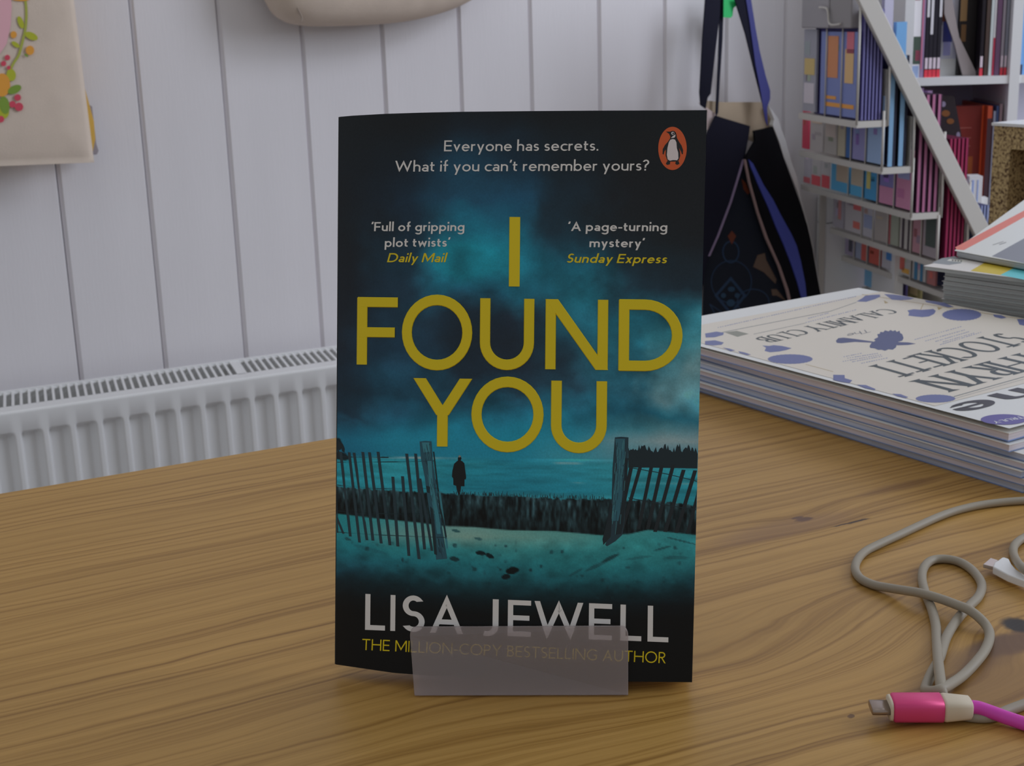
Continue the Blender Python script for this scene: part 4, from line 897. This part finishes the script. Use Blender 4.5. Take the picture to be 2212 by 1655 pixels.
panel_px('ribbon_handle',h1([(605,-10),(655,-10),(700,280),(740,500),(800,750),(845,900),(845,980),(815,1070),(820,1250),(800,1200),(775,1060),(760,950),(700,640),(640,200)]),1.866,.002,navb,nav,label='blue shiny side of the ribbon handle')
pn=MB(); psf=lambda x,y,l=0: onw(x,y,1.8865-l)
def pring(pts,wd_=8):
    L2,R3=ribbon(pts+[pts[0]],wd_/2); return [h2([L2[i],L2[i+1],R3[i+1],R3[i]]) for i in range(len(L2)-1)]
orn=pring(ell(435,1170,190,200,24),9)+pring([(430,1140),(560,1300),(430,1470),(290,1300)],26)+pring(ell(430,890,75,100,18),14)+pring(ell(640,1360,150,120,20),10)+pring([(230,1380),(330,1560),(500,1560)],10)
lay('blue_ornament',orn,(24,44,68),0,k=.5,parent=nav,surf=psf)
lay('blue_ornament',[h2(ell(435,1240,34,24)),h2(ell(360,1300,24,24)),h2(ell(490,1300,24,24)),h2(ell(430,1370,40,34))],(28,52,74),.0004,k=.5,parent=nav,surf=psf)
lay('orange_ornament',[h2([(440,690),(480,740),(440,820),(400,740)]),h2([(530,200),(570,240),(610,330),(590,350),(550,300)])],(84,40,26),.0004,k=.5,parent=nav,surf=psf)
lay('beige_ornament',[h2([(680,920),(750,900),(760,960),(860,1150),(850,1190),(740,1080),(640,1030)]),h2([(810,1240),(860,1240),(960,1360),(860,1300),(820,1300)])],(82,66,56),.0004,k=.5,parent=nav,surf=psf)
t=thing('price_tag','bright green tag hanging between the navy ribbon handles','tag',onw(1573,35,1.876))
panel_px('tag_card',h1([(385,-60),(510,-60),(505,60),(480,80),(470,160),(450,178),(382,172)]),1.876,.001,mat('green_card',(30,150,80),.5,k=.47),t)
# ================================================================== RACK, SHELVES, BOX at the right
wmet=mat('white_metal',(150,147,142),.4,.5,k=.47); wmetb=mat('white_wood',(205,208,226),.5,.4,k=.55)
VPd=ray(454,50); rd=np.array([VPd[0],VPd[1],0]); rd/=np.linalg.norm(rd); rb=np.array([rd[1],-rd[0],0])      # rd: along the rows away from us; rb: to the back of the rack (right)
d0=ray(1858,262); A1=CP+d0*(1.98/d0[1])
fx=[1858,1912,1975,2030,2078,2120]                       # near front corner of each tier (picture x at its foot)
foot=[262,362,461,566,643,720]
Ak=[]
for k in range(6): Ak.append(onpl(fx[k],foot[k],rd,A1@rd))
def onrow(k,x,y): return onpl(x,y,rb,Ak[k]@rb)
rack=thing('wire_rack','white tiered wire rack filled with leaflets and magazines at the far right','rack',np.array([*(Ak[3]+rd*.2)[:2],-.75]))
def rpanel(k,x0,x1,z0,z1,off,th): # box on tier k between picture columns
    a=onrow(k,x0,foot[k]); b=onrow(k,x1,foot[k]); ta=(a-Ak[k])@rd; tb=(b-Ak[k])@rd
    o=Ak[k]+rd*min(ta,tb)+rb*off; o[2]=Ak[k][2]+z0; return o,rd*abs(tb-ta),rb*th,EZ*(z1-z0)
col_=lambda h:(int(h[0:2],16),int(h[2:4],16),int(h[4:6],16))
tiers=[
 [('7a7a82',1739,1766,.125,[('a08c5a',.1,.9,.45,.65),('a09aa0',.1,.9,.1,.35)],'pale leaflet with a yellow band'),('5c6690',1776,1820,.122,[('a06a48',.35,.85,.45,.95),('b07838',.3,1,.10,.15),('b07838',.3,.8,.19,.23)],'blue activity magazine with orange lettering'),('5c6690',1822,1853,.122,[('a05560',.3,.8,.75,1),('a88a60',.2,.8,.4,.8),('b07838',.0,.9,.10,.15)],'blue magazine beside it with tan figure')],
 [('a03a4c',1737,1750,.085,[],'narrow red leaflet'),('8f8a88',1754,1782,.09,[('a09080',.1,.9,.5,.85)],'grey photo leaflet'),('86827e',1785,1812,.09,[('948a84',.1,.9,.3,.8)],'grey portrait leaflet'),('8a8474',1814,1830,.09,[],'olive-grey leaflet'),('35527e',1832,1844,.10,[],'narrow dark blue leaflet'),('6e6c90',1846,1874,.10,[('8a7078',.2,.7,.5,.9)],'lavender leaflet'),('7488a4',1878,1910,.10,[('8a6a60',.1,.9,.75,1)],'pale blue leaflet with brown top')],
 [('9a98a0',1740,1754,.085,[('a85860',0,1,0,.12)],'white leaflet with small red foot'),('9a9898',1757,1776,.085,[('b04850',0,1,0,.2),('b09070',.1,.9,.55,.65)],'white leaflet with red foot and tan line'),('9a9898',1779,1796,.085,[('b04850',0,1,0,.25)],'white leaflet with a tall red foot'),('4a88aa',1799,1837,.085,[('968878',.3,.95,.2,.9)],'bright blue card with beige drawing'),('4a88a8',1841,1869,.085,[('968c7c',.05,.95,.2,1)],'blue-footed card with beige drawing'),('3f7aa0',1872,1897,.085,[('a0985c',.15,.5,.2,.85)],'deep blue card with yellow stripe'),('66628c',1904,1935,.09,[('9c6c84',0,1,0,.3),('4a4850',.3,.7,.65,1)],'violet card with pink foot'),('9c6a82',1940,1972,.09,[('7c80a0',.1,.9,.5,1)],'pink card with grey-blue window')],
 [('8c8890',1802,1824,.075,[('a07070',.5,.8,.2,.9)],'grey-lilac card with faint red figure'),('9a9698',1828,1864,.08,[('b05858',.5,.95,.5,.95),('b06058',.5,.9,.1,.25)],'white card with two red blocks'),('949298',1867,1889,.075,[('a08878',.1,.9,.7,.95),('788098',.1,.9,.2,.5)],'white card with tan head line'),('86807c',1892,1921,.075,[('948a60',0,.9,.8,1)],'taupe card with olive top'),('7c8074',1924,1944,.075,[('8a4a50',0,.15,0,1)],'green-grey card with red side'),('908c88',1947,1972,.08,[('3c3438',.2,.4,0,1),('3c3438',.7,.85,0,1)],'white card with two dark stripes'),('8c6870',1975,1994,.08,[],'dusty pink card'),('7c7478',1997,2028,.08,[('3c4440',.2,.9,.2,.9)],'card with dark green picture')],
 [('7c7488',1827,1848,.075,[('504878',.25,.85,.45,.95),('3c3c48',.4,.75,.1,.6)],'card with a purple bottle picture'),('7c8498',1850,1876,.075,[('a8a070',.3,1,.6,1),('a85048',.5,1,0,.4)],'card with yellow top and red foot'),('a04c42',1879,1903,.075,[('a8946c',.4,.7,.5,1)],'red card with pale centre'),('96949a',1907,1940,.08,[('3c6a9c',.3,.8,.2,.9)],'white card with blue oval crest'),('92908e',1944,1970,.08,[('a05048',.1,.5,.1,.9),('b08440',.3,.9,.05,.15)],'white card with red and orange marks'),('92908e',1974,2003,.08,[('3a6480',.15,.4,0,1),('3a6480',.6,.8,0,1)],'white card with teal stripes'),('8a5a58',2006,2024,.07,[],'brick red card')],
 [('5c88a8',1868,1892,.06,[],'sky blue card at the bottom'),('4c5c90',1896,1918,.06,[('8a7068',.2,.9,.5,1)],'indigo card at the bottom'),('8a5c70',1921,1938,.06,[],'rose card at the bottom'),('585080',1940,1958,.06,[],'violet card at the bottom'),('7c7450',1962,1990,.06,[('a09070',.2,.8,.3,.8)],'olive card at the bottom')]]
rown=['top','second','third','fourth','fifth','bottom']
for k,T in enumerate(tiers):
    for j,(hc,x0,x1,hh,pats,lab) in enumerate(T):
        o,a,b_,c=rpanel(k,x0,x1,.004,hh,-.0045,.0035)
        t=boxo('leaflet',o,a,b_,c,cmat(col_(hc),.45)); tag(t,lab+', %s row of the wire rack'%rown[k] if 'bottom' not in lab else lab+' row of the wire rack','leaflet','leaflets and magazines in the wire rack')
        la=np.linalg.norm(a); ch=np.linalg.norm(c)
        bc=np.array(col_(hc)); extra=[]
        for q_ in range(3 if x1-x0>13 else 1):
            u0=random.uniform(.08,.45); v0=random.uniform(.15,.8); dc=np.clip(bc*random.uniform(.72,1.12)+np.array([random.uniform(-16,22),random.uniform(-12,12),random.uniform(-20,16)]),20,190).astype(int)
            extra.append(('%02x%02x%02x'%tuple(dc),u0,u0+random.uniform(.2,.5),v0,v0+random.uniform(.05,.17)))
        for (pc,u0,u1,v0,v1) in extra+pats:     # u from the far (left) end to the near end
            oo=o+rd*la*(1-u1)+EZ*ch*v0-rb*(.0003 if (pc,u0,u1,v0,v1) in extra else .0006)
            boxo('cover_patch',oo,rd*la*(u1-u0),rb*.0002,EZ*ch*(v1-v0),cmat(col_(pc),.45),t)
# tray of every tier: white ledge, back sheet and wires
for k in range(6):
    fa=onrow(k,[1735,1736,1738,1800,1825,1866][k],foot[k]); Lr=(fa-Ak[k])@rd; z=Ak[k][2]
    o=Ak[k]-rb*.007-rd*.004; o[2]=z-.009; boxo('pocket_ledge',o,rd*(Lr+.006),rb*.046,EZ*.009,wmet,rack)
    o=Ak[k]+rb*.038; o[2]=z; boxo('pocket_back',o,rd*Lr,rb*.001,EZ*.07,wmet,rack)
    q=MB(); p=Ak[k]-rb*.007-rd*.004
    q.tube([p+EZ*-.005,p+EZ*[.165,.08,.08,.07,.07,.05][k]],.0018,8); q.build('pocket_wire',wmet,rack,smooth=True)
    p=Ak[k]+rb*.040-rd*.004; q=MB(); q.tube([p+EZ*-.008,p+EZ*.115],.0020,8); q.build('pocket_wire',wmet,rack,smooth=True)
    for xw in ([1790,1824] if k==0 else [[1845,1877],[1838,1870,1902,1938],[1866,1891,1923,1974,1996],[1849,1877,1905,1942,1972],[1894]][k-1]):
        a=onrow(k,xw,foot[k])-rb*.0065; a[2]=z; q=MB(); q.tube([a,a+EZ*[.15,.088,.084,.074,.074,.05][k]],.0012,6); q.build('pocket_wire',wmet,rack,smooth=True)
# magazines seen edge-on at the near end of each pocket
def edgepile(k,x0,x1,n,y_top,c1,c2,lab,dep=.16):
    a=onpl(x0,foot[k],rd,A1@rd); b_=onpl(x1,foot[k],rd,A1@rd); wd_=(b_-a)@rb/n
    zt_=onpl((x0+x1)/2,y_top,rd,A1@rd)[2]
    for i in range(n):
        o=a+rb*wd_*i; o[2]=Ak[k][2]+.001; hh=zt_-o[2]-.0
        t=thing('magazine',lab%(['nearest the covers','second','third','fourth','fifth','sixth'][i]),'magazine',o+rb*wd_/2+rd*dep/2,'magazines standing edge-on in the wire rack')
        boxo('pages',o+rd*.001,rd*dep,rb*wd_*.72,EZ*hh,cmat(c2,.6),t); boxo('spine_edge',o-rd*.0004,rd*.0014,rb*wd_*.40,EZ*hh,cmat(c1,.4),t)
edgepile(0,1860,1905,6,20,(92,90,130),(44,40,84),'blue magazine standing edge-on in the top rack pocket, %s of six')
edgepile(1,1917,1962,2,120,(100,132,160),(28,30,44),'pale blue magazine standing edge-on in the second rack pocket, %s of two')
edgepile(2,1979,2028,4,205,(132,82,108),(44,22,40),'pink magazine standing edge-on in the third rack pocket, %s of four')
edgepile(3,2040,2082,5,300,(120,34,64),(80,18,44),'crimson magazine standing edge-on in the fourth rack pocket, %s of five')
edgepile(4,2096,2128,5,445,(112,120,150),(66,70,98),'blue-grey magazine standing edge-on in the fifth rack pocket, %s of five')
# headed grey boxes above the first tier
for (x0,x1,z0,z1,c,lab) in [(1742,1800,.127,.175,(120,117,120),'grey clear-fronted box on top of the wire rack, larger one'),(1802,1848,.127,.175,(110,107,108),'small grey box on top of the wire rack beside the slanted bar')]:
    o,a,b_,c_=rpanel(0,x0,x1,z0,z1+.03,-.012,.03); tag(boxo('display_box',o,a,b_,c_,cmat(c,.5),bevel=.002),lab,'box')
q=MB(); q.tube([onpl(*p_,rb,A1@rb-.016) for p_ in catmull([np.array(p_,float) for p_ in [(1770,16),(1785,18),(1789,30),(1791,50),(1800,54),(1815,52)]],4)],.0016,6); q.build('wire_hook',wmet,rack,smooth=True)
# slanted side bar
def barq(x0,y0,x1,y1,w_,off,th,name,m):
    a,b_=onpl(x0,y0,rd,A1@rd-off),onpl(x1,y1,rd,A1@rd-off); d=(b_-a)/np.linalg.norm(b_-a); nn_=np.cross(rd,d); nn_/=np.linalg.norm(nn_)
    q=MB(); q.box(a-nn_*w_/2,b_-a,nn_*w_,rd*th); return q.build(name,m,rack,bevel=.001)
barq(1856,-40,2125,505,.0245,.012,.010,'side_bar',wmet); barq(2125,505,2330,900,.0245,.012,.010,'side_bar',wmet)
barq(2052,600,2040,760,.011,.002,.006,'side_leg',wmet)
a=np.array([*(Ak[5]+rb*.12)[:2],-.75]); boxo('rack_foot',a-rd*.05,rd*.2,rb*.05,EZ*(Ak[5][2]+.75-.01),wmet,rack)
# white drawers and leaning post under the rack
wc=mat('white_cabinet',(160,160,168),.5,.4,k=.40)
cab=thing('white_cabinet','plain white cabinet partly hidden behind the wire rack and navy tote','cabinet',onw(1830,600,1.90)*np.array([1,1,0])-EZ*.75)
aa=onw(1787,430,1.90); bb_=onw(1900,430,1.90); zt_=onw(1790,424,1.90)[2]; zm=onw(1800,480,1.90)[2]
boxo('cabinet_body',np.array([aa[0],aa[1],-.75]),ES*((bb_-aa)@ES),EN*.026,EZ*(zm-.002+.75),wc,cab); boxo('cabinet_top',np.array([aa[0],aa[1],zm]),ES*((bb_-aa)@ES),EN*.026,EZ*(zt_-zm),wc,cab)
q=MB(); q.prism([onw(1766,660,1.895),onw(1774,412,1.895),onw(1786,410,1.895),onw(1778,660,1.895)],EN*.004); q.build('leaning_post',wmet,cab)
# ---- bookshelf
SY_=2.23; sd=np.array([math.cos(-.05),math.sin(-.05),0]); sn=np.array([-sd[1],sd[0],0])
dist=SY_
def osh(x,y,dd=0): return onpl(x,y,sn,dist+dd)
shelf=thing('bookshelf','white bookshelf of graphic novels behind the wire rack','shelf',osh(2080,500)*np.array([1,1,0])-EZ*.75)
xl=osh(1951,100); xr=osh(2500,100)
zA=osh(2080,166)[2]; zB=osh(2080,183)[2]
dpt=.20
def sbox(name,x0,x1,z0,z1,d0_,d1_,m,par,**k):
    a=osh(x0,100,0); b_=osh(x1,100,0); o=a+sn*d0_; o[2]=z0; return boxo(name,o,sd*((b_-a)@sd),sn*(d1_-d0_),EZ*(z1-z0),m,par,**k)
sbox('shelf_board',1975,2184,zB,zA,0,dpt,wmetb,shelf); sbox('shelf_board',2206,2400,zB,zA,0,dpt,wmetb,shelf)
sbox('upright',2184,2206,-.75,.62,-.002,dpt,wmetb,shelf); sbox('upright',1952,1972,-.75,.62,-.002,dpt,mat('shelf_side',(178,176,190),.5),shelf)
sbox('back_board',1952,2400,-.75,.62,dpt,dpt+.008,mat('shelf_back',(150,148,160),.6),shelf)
zC=osh(2080,452)[2]; sbox('shelf_board',1972,2184,zC-.015,zC,0,dpt,wmetb,shelf); sbox('shelf_board',2206,2400,zC-.015,zC,0,dpt,wmetb,shelf)
zD=zA+.34; sbox('shelf_board',1972,2400,zD,zD+.015,0,dpt,wmetb,shelf)
def spine(x0,x1,z0,h,c,lab,bits=(),d=.012,dep=.15,cat='book'):
    t=sbox('book',x0,x1,z0+.0004,z0+h,d,d+dep,cmat(c,.4),None); tag(t,lab,cat,'graphic novels on the white bookshelf')
    for (u0,u1,v0,v1,pc) in bits:
        xa=x0+(x1-x0)*u0; xb_=x0+(x1-x0)*u1; sbox('cover_patch',xa,xb_,z0+h*v0,z0+h*v1,d-.0005,d-.0001,cmat(pc,.4),t)
    return t
foot_=[(0,1,0,.045,(170,50,62)),(0.1,.9,.05,.115,(190,160,168))]
H1=.26
spine(1974,1992,zA,H1,(172,170,182),'white book with a small brown picture, first at the left of the upper shelf',[(.1,.8,.45,.52,(120,80,80)),(.0,1,.08,.24,(54,66,58)),(.45,1,.1,.16,(150,70,90)),(.1,.9,.0,.07,(110,124,150))])
spine(1993,2001,zA,H1,(112,96,122),'thin mauve book beside the white one on the upper shelf',[(.1,.5,.05,.5,(150,90,110))])
for i,(x0,x1) in enumerate([(2003,2010.5),(2011.5,2019.5),(2020.5,2028),(2029.5,2037)]):
    spine(x0,x1,zA,H1,(28,26,34),'black comic spine with red foot, %s of the four at left of the upper shelf'%['first','second','third','fourth'][i],foot_+[(.15,.85,.35 if i!=1 else .25,.54,(170,168,176)) if i in (0,1,3) else (.2,.5,.5,.9,(110,50,64)),(.1,.9,.55,.8,(100,50,66))])
lb=spine(2040,2085,zA,H1,(160,160,186),'face-out comic showing a blue-clad figure on the upper shelf',[(.0,1,0,.10,(196,196,216)),(.3,.75,.2,.36,(50,54,110)),(.2,.5,.32,.42,(120,72,52)),(0,.25,.3,.48,(44,38,40)),(.0,.3,.45,1,(40,44,70)),(.35,.7,.12,.2,(130,130,180))],d=.05,dep=.01)
# leaning grey comic
q=MB(); q.prism([osh(2040,-60,.03),osh(2046,-60,.03),osh(2072,80,.03),osh(2112,163,.03),osh(2080,163,.03),osh(2062,95,.03),osh(2040,30,.03)],sn*.006); tag(q.build('book',cmat((134,126,126),.5)),'grey magazine leaning diagonally across the face-out comic','magazine','graphic novels on the white bookshelf')
spine(2086,2122,zA,H1,(22,18,20),'black comic with gold pictures shown face-out on the upper shelf',[(0,.4,.32,.47,(120,94,62)),(.05,.4,.5,.55,(90,48,38)),(.1,.4,.2,.3,(92,66,40))],d=.04)
spine(2123,2130,zA,H1,(24,20,26),'black spine with red foot right of the gold comic',foot_+[(.2,.8,.5,.8,(110,108,100))])
spine(2133,2141,zA,H1,(62,50,46),'brown and gold spine on the upper shelf',[(.1,.9,.55,.6,(120,90,50))]); 
spine(2143,2149,zA,H1,(165,172,186),'pale blue-white spine on the upper shelf'); spine(2150,2154,zA,H1,(190,170,190),'pink-white spine with red foot on the upper shelf',[(0,1,0,.22,(150,50,70))])
spine(2156,2166,zA,H1,(92,68,92),'plum spine on the upper shelf',[(.2,.8,.5,.9,(130,80,110))]); spine(2168,2174,zA,H1,(128,122,130),'grey spine on the upper shelf',foot_); spine(2176,2182,zA,H1,(110,112,122),'slate spine with red foot next to the upright',foot_)
spine(2208,2290,zA,H1,(92,130,190),'bright blue book right of the white upright',[(.0,.1,0,.06,(40,40,60))])
# lower compartment
hR=osh(2080,232)[2]-zC
spine(2080,2146,zC,hR,(100,34,30),'dark red comic face-out below the shelf board',[(.1,.6,.78,.79,(130,70,64)),(.1,.6,.68,.69,(130,70,64)),(.1,.6,.6,.61,(130,70,64)),(.1,.7,.1,.5,(130,66,32)),(.2,.5,.2,.38,(96,40,26)),(.93,1,.0,1,(178,72,38))],d=.03,dep=.02)
spine(2147,2157,zC,hR,(150,62,40),'orange-topped spine beside the dark red comic',[(0,1,.0,.88,(58,40,46))])
spine(2160,2165,zC,hR*.95,(120,124,140),'grey-blue slim book right of the red comic'); spine(2166,2171,zC,hR*1.0,(52,66,100),'navy slim book right of the red comic'); spine(2173,2179,zC,hR*1.02,(128,110,116),'pinkish slim book next to the upright below the shelf board')
q=MB(); q.prism([osh(x,y,.012) for x,y in [(2026,205),(2062,208),(2078,300),(2094,400),(2096,450),(2058,450),(2040,330)]],sn*.012); t=q.build('book',cmat((34,28,32),.4)); tag(t,'dark floral-covered book leaning against the red comic','book','graphic novels on the white bookshelf')
lay('floral_blotch',[ell(2043,245,9,7),ell(2053,262,8,6),ell(2050,330,9,6,30),ell(2068,300,6,6),ell(2075,350,6,9),ell(2085,395,5,8)],(100,62,34),0,parent=t,surf=lambda x,y,l=0:osh(x,y,.0115-l)); lay('floral_blotch',[ell(2070,292,4,7),ell(2080,372,4,8),ell(2038,225,5,6),ell(2086,420,4,9)],(112,104,124),0,parent=t,surf=lambda x,y,l=0:osh(x,y,.0113-l))
spine(1984,2004,osh(2000,330)[2],osh(2000,187)[2]-osh(2000,330)[2]-.003,(146,120,160),'lilac book behind the slanted bar',[(.3,.7,.1,1,(120,90,140))])
spine(2005,2023,osh(2000,400)[2],osh(2000,190)[2]-osh(2000,400)[2]-.005,(160,136,176),'pale violet book behind the slanted bar',[(.0,.4,.1,1,(110,86,130))])
spine(2098,2127,zC,.055,(176,184,214),'small pale blue-white book in front of the red comic',[(.2,.35,0,.9,(120,136,180)),(.6,.7,0,.9,(120,136,180))],d=-.03,dep=.03)
spine(2060,2079,zC,osh(2070,318)[2]-zC,(124,84,150),'violet book behind the slanted bar',d=.03,dep=.02)
spine(2127,2145,zC,.02,(190,176,214),'small lilac block on the lower shelf',d=-.02,dep=.02)
# pale blue folders left of the shelf (behind the rack)
for (x0,x1,y0,y1,c,lab) in [(1906,1925,-60,150,(150,148,164),'white board panel behind the slanted bar'),(1926,1948,48,330,(92,134,176),'sky blue folder behind the slanted bar')]:
    a=onpl(x0,y1,rd,A1@rd+.10); b_=onpl(x1,y1,rd,A1@rd+.10); zt_=onpl(x0,y0,rd,A1@rd+.10)[2]
    tag(boxo('folder',np.array([a[0],a[1],a[2]]),rb*((b_-a)@rb),rd*.01,EZ*(zt_-a[2]),cmat(c,.5)),lab,'folder')
# ---- particle board box
bY=1.5; ba=math.radians(-58); bd=np.array([math.cos(ba),math.sin(ba),0]); bn=np.array([-bd[1],bd[0],0])
_d=ray(2146,300); bp0=CP+_d*(bY/_d[1])
ob=lambda x,y:onpl(x,y,bn,bp0@bn)
osb=bpy.data.materials.new('particle_board'); osb.use_nodes=True; nt=osb.node_tree; b=nt.nodes['Principled BSDF']; b.inputs['Roughness'].default_value=.8
tc=nt.nodes.new('ShaderNodeTexCoord'); n1=nt.nodes.new('ShaderNodeTexNoise'); n1.inputs['Scale'].default_value=330; n1.inputs['Detail'].default_value=4; nt.links.new(tc.outputs['Object'],n1.inputs['Vector'])
cr=nt.nodes.new('ShaderNodeValToRGB'); nt.links.new(n1.outputs[0],cr.inputs[0]); e=cr.color_ramp.elements; e[0].position=.36; e[0].color=(*alb((62,42,24)),1); e[1].position=.62; e[1].color=(*alb((150,130,92)),1); x_=e.new(.46); x_.color=(*alb((122,102,70)),1)
nt.links.new(cr.outputs[0],b.inputs['Base Color'])
zT=ob(2150,271)[2]; a=ob(2146,300); 
pb=thing('particle_board_unit','raw particle board display unit with white top standing behind the catalogues','display unit',np.array([a[0]+.15,a[1]+.1,-.75]))
def pbx(name,x0,x1,z0,z1,d0_,d1_,m): 
    p0=ob(x0,300); p1=ob(x1,300); o=p0+bn*d0_; o[2]=z0; return boxo(name,o,bd*((p1-p0)@bd),bn*(d1_-d0_),EZ*(z1-z0),m,pb)
zi=ob(2180,322)[2]
pbx('side_board',2146,2184,-.75,zT,0,.20,osb); pbx('top_board',2184,2330,zi,zT,0,.20,osb); pbx('side_board',2330,2366,-.75,zT,0,.20,osb)
pbx('white_top',2144,2368,zT,zT+.003,-.003,.20,mat('white_laminate',(190,188,190),.4)); pbx('back_board',2184,2330,-.75,zi,.06,.07,mat('inner_board',(98,78,48),.8));
